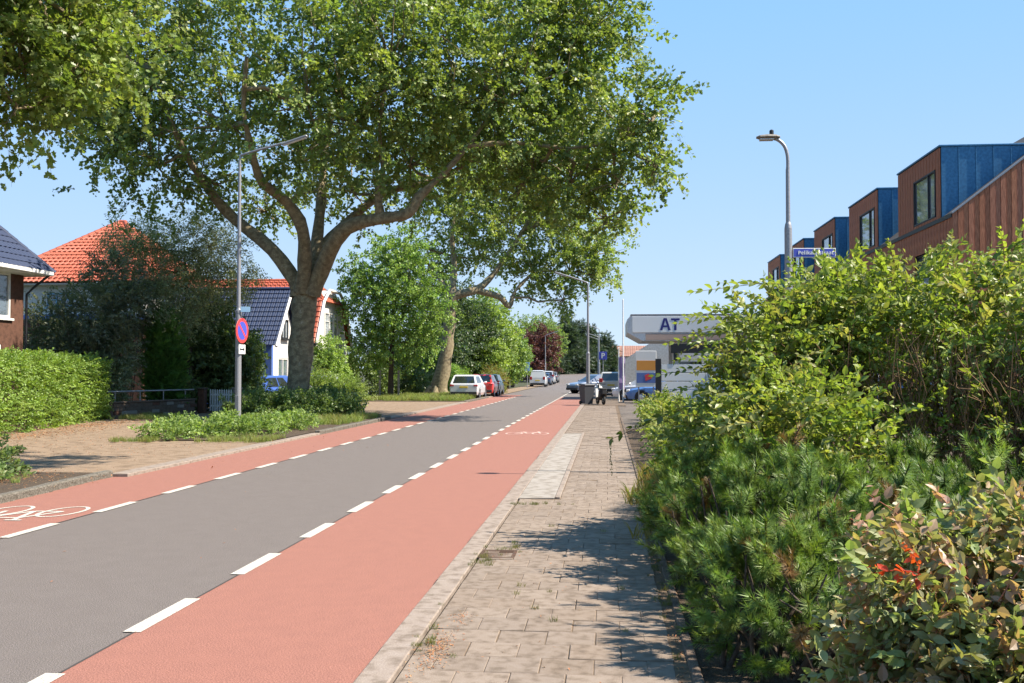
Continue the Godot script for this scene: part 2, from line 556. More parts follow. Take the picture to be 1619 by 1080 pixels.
func wander(a: Vector3, b: Vector3, steps: int, amount: float) -> Array:
	var pts := []
	for i in steps + 1:
		var t := float(i) / steps
		var p := a.lerp(b, t)
		if i > 0 and i < steps:
			p += Vector3(rng.randfn(), rng.randfn() * 0.7, rng.randfn()) * amount
		pts.append(p)
	return pts

func taper(r0: float, r1: float, n_: int) -> Array:
	var a := []
	for i in n_:
		a.append(lerpf(r0, r1, float(i) / (n_ - 1)))
	return a

func smooth_path(p: Array, per := 3) -> Array:
	var out := []
	for i in p.size() - 1:
		var a: Vector3 = p[maxi(i - 1, 0)]
		var b: Vector3 = p[i]
		var c: Vector3 = p[i + 1]
		var d: Vector3 = p[mini(i + 2, p.size() - 1)]
		for k in per:
			out.append(b.cubic_interpolate(c, a, d, float(k) / per))
	out.append(p[p.size() - 1])
	return out

# boughs from the nearest point of the limbs to each lobe, then twigs to its edge
func twigs(mb: MB, limbs: Array, lobes: Array, thick: float, per_lobe: int) -> void:
	for l in lobes:
		var cen := Vector3(l[0], l[1], l[2])
		var best := Vector3.ZERO
		var bd := 1e9
		for path in limbs:
			for p in path:
				var dd: float = p.distance_to(cen) + maxf(0.0, p.y - cen.y) * 1.5
				if dd < bd:
					bd = dd
					best = p
		var hub := cen - Vector3(0, l[3] * 0.25, 0)
		mb.tube(wander(best, hub, 4, bd * 0.05), taper(thick, thick * 0.55, 5), 6, false)
		for k in per_lobe:
			var d := Vector3(rng.randfn(), rng.randfn() * 0.8 + 0.2, rng.randfn()).normalized()
			mb.tube(wander(hub, cen + d * l[3] * 0.9, 3, l[3] * 0.07), taper(thick * 0.45, thick * 0.10, 4), 4, false)

# ---------------------------------------------------------------- street furniture and vehicles
func lamp_post(pos: Vector3, height: float, step: float, arm: float, arm_turn: float, label: String, group := "street lamps with a straight arm") -> Node3D:
	var t := thing("street_lamp", label, "street lamp", group, pos, arm_turn)
	var mb := MB.new()
	mb.lathe([[0.0, 0.0], [0.10, 0.0], [0.095, step], [0.075, step + 0.06], [0.065, step + 0.10], [0.045, height - 0.75], [0.0, height - 0.75]], 16)
	part("pole", mb, M.galv, t)
	mb = MB.new()
	mb.lathe([[0.104, step - 0.06], [0.104, step + 0.02], [0.088, step + 0.03]], 16)
	part("collar", mb, M.galv, t)
	mb = MB.new()
	mb.span(Vector3(-0.055, 0.5, 0.094), Vector3(0.055, 0.95, 0.106), 0.005)
	part("service_door", mb, M.galv, t)
	mb = MB.new()
	mb.tube(smooth_path([Vector3(0, height - 0.8, 0), Vector3(0.02, height - 0.62, 0), Vector3(0.18, height - 0.52, 0), Vector3(arm * 0.68, height - 0.18, 0)]), [0.038], 8)
	part("arm", mb, M.galv, t)
	mb = MB.new()
	var tilt := Basis(Vector3.BACK, 0.31)
	mb.box(Vector3(arm * 0.82, height - 0.115, 0), Vector3(arm * 0.40, 0.07, 0.16), tilt, 0.02)
	var head := part("lamp_head", mb, M.galv, t)
	mb = MB.new()
	mb.box(Vector3(arm * 0.82, height - 0.115, 0) + tilt * Vector3(0, -0.044, 0), Vector3(arm * 0.36, 0.03, 0.12), tilt, 0.012)
	part("diffuser", mb, M.lamp_clear, head)
	return t

func quad_inset(mb: MB, a: Vector3, b: Vector3, c: Vector3, d: Vector3, u0: float, u1: float, v0: float, v1: float, off: float) -> void:
	var nn := (b - a).cross(d - a).normalized() * off
	var f := func(u: float, w: float) -> Vector3: return a.lerp(b, u).lerp(d.lerp(c, u), w) + nn
	mb.quad(f.call(u0, v0), f.call(u1, v0), f.call(u1, v1), f.call(u0, v1))

func car(spec: Dictionary, paint: Material, pos: Vector3, turn: float, label: String, group: String, called := "parked_car", category := "car") -> Node3D:
	var t := thing(called, label, category, group, pos, turn)
	var L: float = spec.l
	var hw: float = spec.w * 0.5
	var H: float = spec.h
	var belt: float = spec.belt
	var rings := []
	for s in spec.body:      # [distance from the tail, share of half width, underside, top]
		var z: float = L * 0.5 - s[0]
		var w: float = hw * s[1]
		rings.append([Vector3(w * 0.94, s[2], z), Vector3(-w * 0.94, s[2], z), Vector3(-w, s[2] + 0.16, z), Vector3(-w * 1.01, lerpf(s[2], s[3], 0.62), z), Vector3(-w * 0.985, s[3] - 0.09, z), Vector3(-w * 0.90, s[3], z), Vector3(w * 0.90, s[3], z), Vector3(w * 0.985, s[3] - 0.09, z), Vector3(w * 1.01, lerpf(s[2], s[3], 0.62), z), Vector3(w, s[2] + 0.16, z)])
	var mb := MB.new()
	mb.loft(rings)
	part("body", mb, paint, t)
	# cabin
	var c: Array = spec.cabin      # tail base, tail top, nose top, nose base, measured from the tail
	var zb0: float = L * 0.5 - c[0]
	var zt0: float = L * 0.5 - c[1]
	var zt1: float = L * 0.5 - c[2]
	var zb1: float = L * 0.5 - c[3]
	var wb := hw * 0.92
	var wt := hw * 0.74
	var e := belt - 0.03
	var zm := (zt0 + zt1) * 0.5
	mb = MB.new()
	var A := [Vector3(wb, e, zb0), Vector3(-wb, e, zb0), Vector3(-wb, e, zb1), Vector3(wb, e, zb1)]
	var B := [Vector3(wt, H - 0.05, zt0), Vector3(-wt, H - 0.05, zt0), Vector3(-wt, H - 0.05, zt1), Vector3(wt, H - 0.05, zt1)]
	var C := [Vector3(wt * 0.85, H, zt0 - 0.12), Vector3(-wt * 0.85, H, zt0 - 0.12), Vector3(-wt * 0.85, H, zt1 + 0.15), Vector3(wt * 0.85, H, zt1 + 0.15)]
	for k in 4:
		var l := (k + 1) % 4
		mb.quad(A[l], A[k], B[k], B[l])
		mb.quad(B[l], B[k], C[k], C[l])
	mb.quad(C[0], C[3], C[2], C[1])
	var cabin := part("cabin", mb, paint, t)
	mb = MB.new()
	quad_inset(mb, A[1], A[0], B[0], B[1], 0.08, 0.92, spec.get("rear_low", 0.1), 0.92, 0.006)
	part("rear_window", mb, M.car_glass, cabin)
	mb = MB.new()
	quad_inset(mb, A[3], A[2], B[2], B[3], 0.05, 0.95, 0.08, 0.94, 0.006)
	part("windscreen", mb, M.car_glass, cabin)
	for cut in spec.windows:      # shares of the cabin's length from the nose
		mb = MB.new()
		quad_inset(mb, A[0], A[3], B[3], B[0], 1.0 - cut[1], 1.0 - cut[0], 0.12, 0.90, 0.006)
		part("side_window", mb, M.car_glass, cabin)
		mb = MB.new()
		quad_inset(mb, A[2], A[1], B[1], B[2], cut[0], cut[1], 0.12, 0.90, 0.006)
		part("side_window", mb, M.car_glass, cabin)
	# wheels
	var wr: float = spec.get("wheel", 0.32)
	for sx in [-1.0, 1.0]:
		for sz in [L * 0.5 - 0.82, -L * 0.5 + 0.85]:
			var x := Transform3D(Basis(Vector3.BACK, -PI / 2 * sx), Vector3(sx * (hw - 0.20), wr, sz))
			mb = MB.new()
			mb.lathe([[wr + 0.07, 0.0], [wr + 0.07, 0.207], [wr - 0.02, 0.208]], 20, x)
			part("wheel_arch", mb, M.black, t)
			mb = MB.new()
			mb.lathe([[wr * 0.62, 0.0], [wr * 0.95, 0.0], [wr, 0.03], [wr, 0.17], [wr * 0.95, 0.205], [wr * 0.64, 0.212]], 20, x)
			var tyre := part("wheel", mb, M.rubber, t)
			mb = MB.new()
			mb.lathe([[wr * 0.64, 0.205], [wr * 0.56, 0.19], [wr * 0.2, 0.20], [0.0, 0.215]], 14, x)
			part("rim", mb, M.chrome, tyre)
	for sx in [-1.0, 1.0]:
		mb = MB.new()
		var ty: float = spec.get("tail_y", belt - 0.12)
		mb.span(Vector3(sx * hw * 0.66, ty - spec.get("tail_h", 0.12) * 0.5, L * 0.5 - 0.10), Vector3(sx * hw * 0.955, ty + spec.get("tail_h", 0.12) * 0.5, L * 0.5 + 0.008), 0.02)
		part("tail_light", mb, M.tail_red, t)
		mb = MB.new()
		mb.span(Vector3(sx * hw * 0.50, 0.60, -L * 0.5 - 0.004), Vector3(sx * hw * 0.90, 0.73, -L * 0.5 + 0.22), 0.03)
		part("headlight", mb, M.lamp_clear, t)
		mb = MB.new()
		mb.box(Vector3(sx * (hw + 0.06), belt + 0.06, zb1 + 0.25), Vector3(0.16, 0.12, 0.09), Basis.IDENTITY, 0.03)
		part("wing_mirror", mb, paint, t)
	mb = MB.new()
	mb.span(Vector3(-hw * 0.90, 0.27, L * 0.5 - 0.1), Vector3(hw * 0.90, 0.45, L * 0.5 + 0.02), 0.03)
	part("rear_bumper", mb, M.black, t)
	mb = MB.new()
	mb.span(Vector3(-hw * 0.86, 0.25, -L * 0.5 - 0.03), Vector3(hw * 0.86, 0.44, -L * 0.5 + 0.1), 0.03)
	part("front_bumper", mb, M.black, t)
	mb = MB.new()
	mb.box(Vector3(0, spec.get("plate_y", 0.72), L * 0.5 + 0.012), Vector3(0.52, 0.11, 0.02), Basis.IDENTITY, 0.004)
	part("number_plate", mb, M.plate, t)
	return t

var ESTATE := {"l": 4.6, "w": 1.8, "h": 1.47, "belt": 0.93, "body": [[0.0, 0.90, 0.34, 0.86], [0.08, 0.97, 0.24, 0.92], [0.7, 1.0, 0.20, 0.93], [2.6, 1.0, 0.20, 0.92], [3.4, 1.0, 0.20, 0.90], [4.2, 0.97, 0.22, 0.80], [4.52, 0.90, 0.26, 0.70], [4.6, 0.80, 0.34, 0.60]], "cabin": [0.03, 0.45, 2.55, 3.5], "windows": [[0.30, 0.52], [0.55, 0.76], [0.79, 0.96]]}
var HATCH := {"l": 3.9, "w": 1.7, "h": 1.48, "belt": 0.93, "body": [[0.0, 0.90, 0.34, 0.88], [0.08, 0.97, 0.24, 0.93], [0.7, 1.0, 0.20, 0.93], [2.2, 1.0, 0.20, 0.92], [2.9, 1.0, 0.20, 0.90], [3.6, 0.96, 0.22, 0.78], [3.84, 0.88, 0.26, 0.68], [3.9, 0.78, 0.34, 0.58]], "cabin": [0.06, 0.5, 2.1, 3.0], "windows": [[0.32, 0.58], [0.61, 0.92]]}
var VAN := {"l": 4.4, "w": 1.82, "h": 1.84, "belt": 1.05, "body": [[0.0, 0.95, 0.36, 1.04], [0.06, 1.0, 0.26, 1.05], [0.8, 1.0, 0.22, 1.05], [2.8, 1.0, 0.22, 1.05], [3.4, 1.0, 0.22, 1.02], [4.1, 0.97, 0.24, 0.92], [4.34, 0.92, 0.28, 0.80], [4.4, 0.82, 0.34, 0.66]], "cabin": [0.0, 0.10, 2.75, 3.5], "windows": [[0.20, 0.42]], "rear_low": 0.88, "tail_y": 0.95, "tail_h": 0.35}
var MPV := {"l": 4.5, "w": 1.82, "h": 1.66, "belt": 1.0, "body": [[0.0, 0.93, 0.34, 0.98], [0.06, 0.98, 0.24, 1.0], [0.7, 1.0, 0.20, 1.0], [2.6, 1.0, 0.20, 1.0], [3.3, 1.0, 0.20, 0.98], [4.1, 0.97, 0.22, 0.84], [4.42, 0.90, 0.26, 0.72], [4.5, 0.80, 0.34, 0.60]], "cabin": [0.02, 0.22, 2.6, 3.6], "windows": [[0.30, 0.52], [0.55, 0.76], [0.79, 0.96]], "tail_y": 1.05, "tail_h": 0.3}

func words_on(text: String, height: float, material: Material, parent: Node, at: Vector3, turn: Basis, fit := 0.0) -> void:
	var tm := TextMesh.new()
	var f := SystemFont.new()
	f.font_names = PackedStringArray(["Droid Sans"])
	f.font_weight = 700
	tm.font = f
	tm.text = text
	tm.font_size = 64
	tm.pixel_size = height / 46.0
	tm.depth = 0.004
	if fit > 0.0:
		tm.pixel_size *= minf(1.0, fit / tm.get_aabb().size.x)
	var o := part("lettering", tm, material, parent)
	o.transform = Transform3D(turn, at)

# ---------------------------------------------------------------- buildings
# a wall in the plane of u (to the side) and y, with rectangular openings [u0, y0, u1, y1]; th = thickness inwards (-normal)
func wall_cells(w: float, h0: float, h1: float, openings: Array) -> Array:
	var us := [0.0, w]
	var ys := [h0, h1]
	for o in openings:
		us.append_array([o[0], o[2]])
		ys.append_array([o[1], o[3]])
	us.sort()
	ys.sort()
	var cells := []
	for i in us.size() - 1:
		if us[i + 1] - us[i] < 1e-4:
			continue
		var y := h0
		var run := -1.0
		for j in ys.size() - 1:
			if ys[j + 1] - ys[j] < 1e-4:
				continue
			var mu: float = (us[i] + us[i + 1]) * 0.5
			var my: float = (ys[j] + ys[j + 1]) * 0.5
			var open := false
			for o in openings:
				if mu > o[0] and mu < o[2] and my > o[1] and my < o[3]:
					open = true
			if open:
				if run >= 0:
					cells.append([us[i], run, us[i + 1], ys[j]])
				run = -1.0
			elif run < 0:
				run = ys[j]
			y = ys[j + 1]
		if run >= 0:
			cells.append([us[i], run, us[i + 1], y])
	return cells

func wall(x: Transform3D, w: float, h0: float, h1: float, th: float, openings := []) -> MB:   # local x = along, y = up, z = outwards
	var mb := MB.new()
	for c in wall_cells(w, h0, h1, openings):
		mb.box(x * Vector3((c[0] + c[2]) * 0.5, (c[1] + c[3]) * 0.5, -th * 0.5), Vector3(c[2] - c[0], c[3] - c[1], th), x.basis)
	return mb

func window(x: Transform3D, o: Array, frame_mat: Material, parent: Node, bars_u: Array = [], bars_y: Array = [], fw := 0.07, sill := true, back := -0.10, pane_backing: Material = null) -> void:
	var mb := MB.new()
	var add := func(u0: float, y0: float, u1: float, y1: float) -> void:
		mb.box(x * Vector3((u0 + u1) * 0.5, (y0 + y1) * 0.5, back + 0.04), Vector3(u1 - u0, y1 - y0, 0.08), x.basis, 0.008)
	add.call(o[0], o[1], o[0] + fw, o[3])
	add.call(o[2] - fw, o[1], o[2], o[3])
	add.call(o[0] + fw, o[1], o[2] - fw, o[1] + fw)
	add.call(o[0] + fw, o[3] - fw, o[2] - fw, o[3])
	for b in bars_u:
		add.call(o[0] + (o[2] - o[0]) * b - fw * 0.4, o[1] + fw, o[0] + (o[2] - o[0]) * b + fw * 0.4, o[3] - fw)
	for b in bars_y:
		var last: float = o[0] + fw
		for c in bars_u + [2.0]:
			var stop: float = o[2] - fw if c > 1.5 else o[0] + (o[2] - o[0]) * c - fw * 0.4
			add.call(last, o[1] + (o[3] - o[1]) * b - fw * 0.35, stop, o[1] + (o[3] - o[1]) * b + fw * 0.35)
			last = o[0] + (o[2] - o[0]) * c + fw * 0.4
	var f := part("window", mb, frame_mat, parent)
	var edges := [0.0] + bars_u + [1.0]
	for i in edges.size() - 1:
		mb = MB.new()
		var a: float = o[0] + (o[2] - o[0]) * edges[i] + 0.02
		var b: float = o[0] + (o[2] - o[0]) * edges[i + 1] - 0.02
		mb.box(x * Vector3((a + b) * 0.5, (o[1] + o[3]) * 0.5, back + 0.03), Vector3(b - a, o[3] - o[1] - 0.04, 0.006), x.basis)
		part("pane", mb, M.glass, f)
	mb = MB.new()      # pale curtain well inside; for the terrace a white sheet added to brighten panes
	mb.box(x * Vector3((o[0] + o[2]) * 0.5, (o[1] + o[3]) * 0.5, back - (0.12 if pane_backing else 0.5)), Vector3(o[2] - o[0] + (0.06 if pane_backing else 0.3), o[3] - o[1] + (0.06 if pane_backing else 0.3), 0.01), x.basis)
	part("pane_backing", mb, pane_backing if pane_backing else M.weathered, f)
	if sill:
		mb = MB.new()
		mb.box(x * Vector3((o[0] + o[2]) * 0.5, o[1] - 0.04, 0.0), Vector3(o[2] - o[0] + 0.14, 0.078, 0.16), x.basis, 0.01)
		part("sill", mb, frame_mat, f)

# tiled roof slope: eave from a to b, top from d to c (above a and b); rows of pantiles with a rolling profile
func tile_slope(a: Vector3, b: Vector3, c: Vector3, d: Vector3, tile := 0.25, row := 0.30, wave := 0.035, step := 0.035) -> MB:
	var mb := MB.new()
	var along := (b - a).normalized()
	var nn := (b - a).cross(d - a).normalized()
	var rows := maxi(2, int(((d - a) - along * (d - a).dot(along)).length() / row))
	for r in rows:
		var t0 := float(r) / rows
		var t1 := float(r + 1) / rows + 0.012
		var l0 := a.lerp(d, t0)
		var r0 := b.lerp(c, t0)
		var l1 := a.lerp(d, minf(t1, 1.0))
		var r1 := b.lerp(c, minf(t1, 1.0))
		var width := (r0 - l0).length()
		var count := maxi(2, int(width / tile * 5.0))
		var base := (l0 - a).dot(along)
		for k in count:
			var q := []
			for kk in [k, k + 1]:
				var s := float(kk) / count
				var ph := (base + width * s) / tile
				var hgt := wave * (0.5 - 0.5 * cos(TAU * (ph - floorf(ph)))) if ph - floorf(ph) < 0.8 else wave * 0.9
				q.append([l0.lerp(r0, s) + nn * (hgt + step), l1.lerp(r1, s) + nn * hgt, l0.lerp(r0, s) + nn * hgt * 0.4])
			mb.quad(q[0][0], q[1][0], q[1][1], q[0][1])
			mb.quad(q[0][2], q[1][2], q[1][0], q[0][0])
	return mb

func ridge_caps(pts: Array, r := 0.10, piece := 0.38) -> MB:
	var mb := MB.new()
	for i in pts.size() - 1:
		var a: Vector3 = pts[i]
		var b: Vector3 = pts[i + 1]
		var cnt := maxi(1, int((b - a).length() / piece))
		for k in cnt:
			var p := a.lerp(b, float(k) / cnt)
			var q := a.lerp(b, (k + 1.12) / cnt)
			mb.tube([p, q], [r, r * 0.86], 8)
	return mb

# ---------------------------------------------------------------- the scene
func _ready() -> void:
	var yaw := deg_to_rad(5.389)
	var cam := Camera3D.new()
	cam.name = "camera"
	cam.position = Vector3(0, 1.7, 0)
	cam.rotation = Vector3(deg_to_rad(1.718), yaw, 0)
	cam.fov = rad_to_deg(2.0 * atan(540.0 / 1600.0))
	cam.near = 0.05
	cam.far = 3000
	add_child(cam)
	cam.current = true
	var env := Environment.new()
	env.background_mode = Environment.BG_SKY
	env.tonemap_mode = Environment.TONE_MAPPER_LINEAR
	env.tonemap_exposure = 2.8
	env.sdfgi_enabled = true
	env.ssao_enabled = true
	env.ssil_enabled = true
	var sky := Sky.new()
	var sm := ProceduralSkyMaterial.new()
	sm.sky_top_color = lin(0.082, 0.205, 0.40)
	sm.sky_horizon_color = lin(0.265, 0.322, 0.372)
	sm.sky_curve = 0.16
	sm.ground_bottom_color = lin(0.10, 0.09, 0.07)
	sm.ground_horizon_color = lin(0.22, 0.30, 0.38)
	sm.sun_angle_max = 20.0
	sky.sky_material = sm
	env.sky = sky
	var we := WorldEnvironment.new()
	we.environment = env
	we.name = "world_environment"
	add_child(we)
	var az := deg_to_rad(SUN_AZIMUTH)
	var el := deg_to_rad(SUN_ELEVATION)
	var right := Vector3(cos(yaw), 0, -sin(yaw))
	var behind := Vector3(sin(yaw), 0, cos(yaw))
	var to_sun := (right * cos(az) + behind * sin(az)) * cos(el) + Vector3.UP * sin(el)
	var sun := DirectionalLight3D.new()
	sun.name = "sun"
	sun.light_energy = 1.45
	sun.light_color = Color(1.0, 0.955, 0.89)
	sun.light_angular_distance = 0.5
	sun.shadow_enabled = true
	sun.basis = Basis.looking_at(-to_sun)
	add_child(sun)

	rng.seed = 4711
	noise.seed = 7
	noise.frequency = 0.01
	noise.fractal_octaves = 2
	make_materials()
	build_ground()
	build_houses()
	build_terrace()
	build_station()
	build_trees()
	build_gardens()
	build_right_shrubs()
	build_furniture()
	build_cars()
	build_litter()

# ---------------------------------------------------------------- ground, road, pavements
func build_ground() -> void:
	var mb := MB.new()
	var zs := [60.0, 0.0, -60.0, -110.0, -130.0, -150.0, -170.0, -190.0, -210.0, -230.0, -250.0, -275.0, -340.0, -700.0]
	for i in zs.size() - 1:
		var a: float = zs[i]
		var b: float = zs[i + 1]
		mb.quad(Vector3(-500, lift(a) - 0.06, a), Vector3(500, lift(a) - 0.06, a), Vector3(500, lift(b) - 0.06, b), Vector3(-500, lift(b) - 0.06, b))
	ground_piece("ground", mb, M.turf)
	var road := setting("road")
	mb = MB.new()
	strip(mb, -7.72, -1.36, 14, -330, 0.0)
	part("asphalt", mb, M.asphalt, road)
	mb = MB.new()
	strip(mb, -3.07, -1.36, 14, -68, 0.004)
	part("cycle_lane", mb, M.red, road)
	mb = MB.new()
	strip(mb, -7.72, -6.15, 14, -74, 0.004)
	part("cycle_lane", mb, M.red, road)
	mb = MB.new()
	strip(mb, -8.3, -7.72, 14, -17, 0.002)
	part("cycle_lane", mb, M.red, road)
	for sx in [-3.075, -6.152]:
		mb = MB.new()
		strip(mb, sx - 0.009, sx + 0.009, 14, -66, 0.006)
		part("tar_seam", mb, M.tar, road)
	var dash := MB.new()
	dash.quad(Vector3(-0.06, 0, 0.49), Vector3(0.06, 0, 0.49), Vector3(0.06, 0, -0.49), Vector3(-0.06, 0, -0.49))
	var dm := dash.mesh()
	for k in range(-4, 33):
		var o := part("lane_marking", dm, M.paint, road)
		o.position = Vector3(-3.09, 0.008, -6.87 - 1.89 * k)
	for k in range(-4, 31):
		var o := part("lane_marking", dm, M.paint, road)
		o.position = Vector3(-6.15, 0.008, -10.35 - 1.89 * k)
	mb = MB.new()
	strip(mb, -3.14, -3.06, -68, -90, 0.008)
	part("lane_marking", mb, M.paint, road)
	bicycle_mark(road, Vector3(-6.93, 0.009, -11.75), PI, M.paint)
	bicycle_mark(road, Vector3(-2.2, 0.009, -27.8), 0.0, M.worn_paint)

	# kerb and pavement on the shrub side
	var kerb := setting("kerb")
	mb = MB.new()
	mb.span(Vector3(-0.095, -0.08, -0.496), Vector3(0.095, 0.055, 0.496), 0.008)
	var km := mb.mesh()
	for k in 66:
		var o := part("kerbstone", km, M.concrete, kerb)
		o.position = Vector3(-1.26 + rng.randfn() * 0.002, rng.randfn() * 0.002, -1.5 - k)
		o.rotation.y = rng.randfn() * 0.002
	var pave := setting("pavement")
	mb = MB.new()
	strip(mb, -1.138, 0.50, 6, -50, 0.046)
	part("sand_bed", mb, M.sand, pave)
	var tiles := []
	mb = MB.new()
	mb.span(Vector3(-0.1492, -0.03, -0.1492), Vector3(0.1492, 0.0, 0.1492), 0.004)
	tiles.append(mb.mesh())
	mb = MB.new()
	mb.span(Vector3(-0.0742, -0.03, -0.1492), Vector3(0.0742, 0.0, 0.1492), 0.004)
	var half := mb.mesh()
	var rest := []
	for k in 6:
		rest.append(MB.new())
	var made := 0
	for row in 156:
		var z := -2.4 - row * 0.302
		var x := -1.135 + (0.15 if row % 2 else 0.0)
		var ramp := z < -13.1 and z > -27.2
		if ramp:
			x = -0.612 + (0.15 if row % 2 else 0.0)
		if row % 2 and ramp:
			place_tile(half, pave, Vector3(-0.537, 0.052, z), made < 300, rest, Vector3(0.145, 0.03, 0.295))
		elif row % 2:
			place_tile(half, pave, Vector3(-1.06, 0.052, z), made < 300, rest, Vector3(0.145, 0.03, 0.295))
			made += 1
		while x < 0.17:
			var c := Vector3(x + 0.15, 0.052, z)
			place_tile(tiles[0], pave, c, made < 300, rest, Vector3(0.295, 0.03, 0.295))
			made += 1
			x += 0.302
		if x < 0.31:
			place_tile(half, pave, Vector3(x + 0.07, 0.052, z), made < 300, rest, Vector3(0.145, 0.03, 0.295))
			made += 1
	for k in 6:
		if rest[k].v.size():
			stuff(part("far_paving_tiles", rest[k], M["tile%d" % k], pave))
	# pale sloping slabs where vehicles cross
	mb = MB.new()
	mb.span(Vector3(-0.235, -0.05, -0.297), Vector3(0.235, 0.0, 0.297), 0.006)
	var sm2 := mb.mesh()
	for k in 23:
		var o := part("ramp_slab", sm2, M.slab, pave)
		o.position = Vector3(-0.925, 0.062, -13.5 - 0.6 * k)
		o.rotation = Vector3(rng.randfn() * 0.004, rng.randfn() * 0.003, 0.015 + rng.randfn() * 0.004)
	mb = MB.new()
	mb.span(Vector3(-0.035, -0.05, -0.497), Vector3(0.035, 0.012, 0.497), 0.006)
	var em := mb.mesh()
	for k in 14:
		var o := part("edging_strip", em, M.concrete, pave)
		o.position = Vector3(-0.652, 0.064, -13.7 - k)
	# darker brick paving farther on, and the station forecourt
	mb = MB.new()
	strip(mb, -1.16, 0.9, -49.6, -68, 0.056)
	part("brick_paving", mb, M.brick_paving, pave)
	mb = MB.new()
	strip(mb, 0.51, 26, -30, -49.5, 0.03)
	strip(mb, 0.9, 26, -49.5, -68, 0.03)
	strip(mb, -1.36, 26, -68, -108, 0.02)
	ground_piece("forecourt", mb, M.forecourt)
	mb = MB.new()
	strip(mb, 0.46, 9.0, 6, -30, 0.02)
	ground_piece("shrub_bed", mb, M.soil)
	mb = MB.new()
	mb.span(Vector3(-0.03, -0.1, -0.497), Vector3(0.03, 0.062, 0.497), 0.008)
	var bm := mb.mesh()
	for k in 36:
		var o := part("bed_edging", bm, M.garden_wall, pave)
		o.position = Vector3(0.478, 0, -1.5 - k)
	# the far side: kerbs, sandy pavement, beds
	mb = MB.new()
	strip(mb, -18.5, -8.02, 10, -16.5, 0.05)
	strip(mb, -18.5, -7.86, -16.5, -75, 0.05)
	ground_piece("footpath", mb, M.left_paving)
	mb = MB.new()
	strip(mb, -60, -18.5, 10, -110, 0.03)
	strip(mb, -18.5, -9.6, -75, -330, 0.03)
	strip(mb, -0.9, 40, -108, -330, 0.01)
	ground_piece("garden_soil", mb, M.turf)
	mb = MB.new()
	strip(mb, -9.6, -7.72, -75, -330, 0.03)
	ground_piece("parking_bay", mb, M.left_paving)
	var kl := setting("kerb")
	mb = MB.new()
	mb.span(Vector3(-0.075, -0.1, -0.245), Vector3(0.075, 0.11, 0.245), 0.018)
	var kb := mb.mesh()
	mb = MB.new()
	mb.span(Vector3(-0.15, -0.1, -0.495), Vector3(0.15, 0.056, 0.495), 0.01)
	var kd := mb.mesh()
	for k in 132:
		var z := -4.0 - 0.5 * k
		var raised := (z > -15.6) or (z < -26.5 and z > -36.0) or (z < -55 and z > -66)
		if raised:
			var o := part("kerbstone", kb, M.old_kerb, kl)
			var curve := -0.18 * smoothstep(-12.5, -15.5, z) if z > -16.0 else 0.0
			o.position = Vector3(-7.80 + curve - (0.06 if z > -16 else 0.0) + rng.randfn() * 0.006, rng.randfn() * 0.005, z)
			o.rotation = Vector3(rng.randfn() * 0.01, rng.randfn() * 0.015, rng.randfn() * 0.02)
		elif k % 2 == 0:
			var o := part("kerbstone", kd, M.concrete, kl)
			o.position = Vector3(-7.87, 0, z - 0.25)
	mb = MB.new()
	strip(mb, -10.6, -8.02, -3, -15.7, 0.075)
	strip(mb, -10.9, -7.92, -23.4, -26.5, 0.075)
	strip(mb, -12.6, -7.92, -26.5, -36.2, 0.075)
	strip(mb, -13.9, -7.92, -55.5, -66.0, 0.075)
	ground_piece("planting_soil", mb, M.soil)
	# drain by the kerb
	var d := thing("drain_grate", "rusty iron drain grate set in the paving beside the kerb", "drain", "", Vector3(-0.99, 0.054, -9.15))
	mb = MB.new()
	mb.span(Vector3(-0.16, -0.02, -0.20), Vector3(0.16, 0.004, -0.16), 0.003)
	mb.span(Vector3(-0.16, -0.02, 0.16), Vector3(0.16, 0.004, 0.20), 0.003)
	mb.span(Vector3(-0.16, -0.02, -0.16), Vector3(-0.13, 0.0035, 0.16))
	mb.span(Vector3(0.13, -0.02, -0.16), Vector3(0.16, 0.0035, 0.16))
	part("frame", mb, M.rust, d)
	for k in 7:
		mb = MB.new()
		mb.span(Vector3(-0.128, -0.02, -0.135 + k * 0.045 - 0.011), Vector3(0.128, 0.002, -0.135 + k * 0.045 + 0.011), 0.003)
		part("bar", mb, M.rust, d)

func place_tile(m: Mesh, parent: Node, c: Vector3, single: bool, rest: Array, size: Vector3) -> void:
	var k := rng.randi() % 6
	var p := c + Vector3(rng.randfn() * 0.0015, rng.randfn() * 0.0022, rng.randfn() * 0.0015)
	if single:
		var o := part("paving_tile", m, M["tile%d" % k], parent)
		o.position = p
		o.rotation = Vector3(rng.randfn() * 0.006, rng.randfn() * 0.004, rng.randfn() * 0.006)
	else:
		rest[k].span(p - Vector3(size.x * 0.5, size.y, size.z * 0.5), p + Vector3(size.x * 0.5, 0, size.z * 0.5))

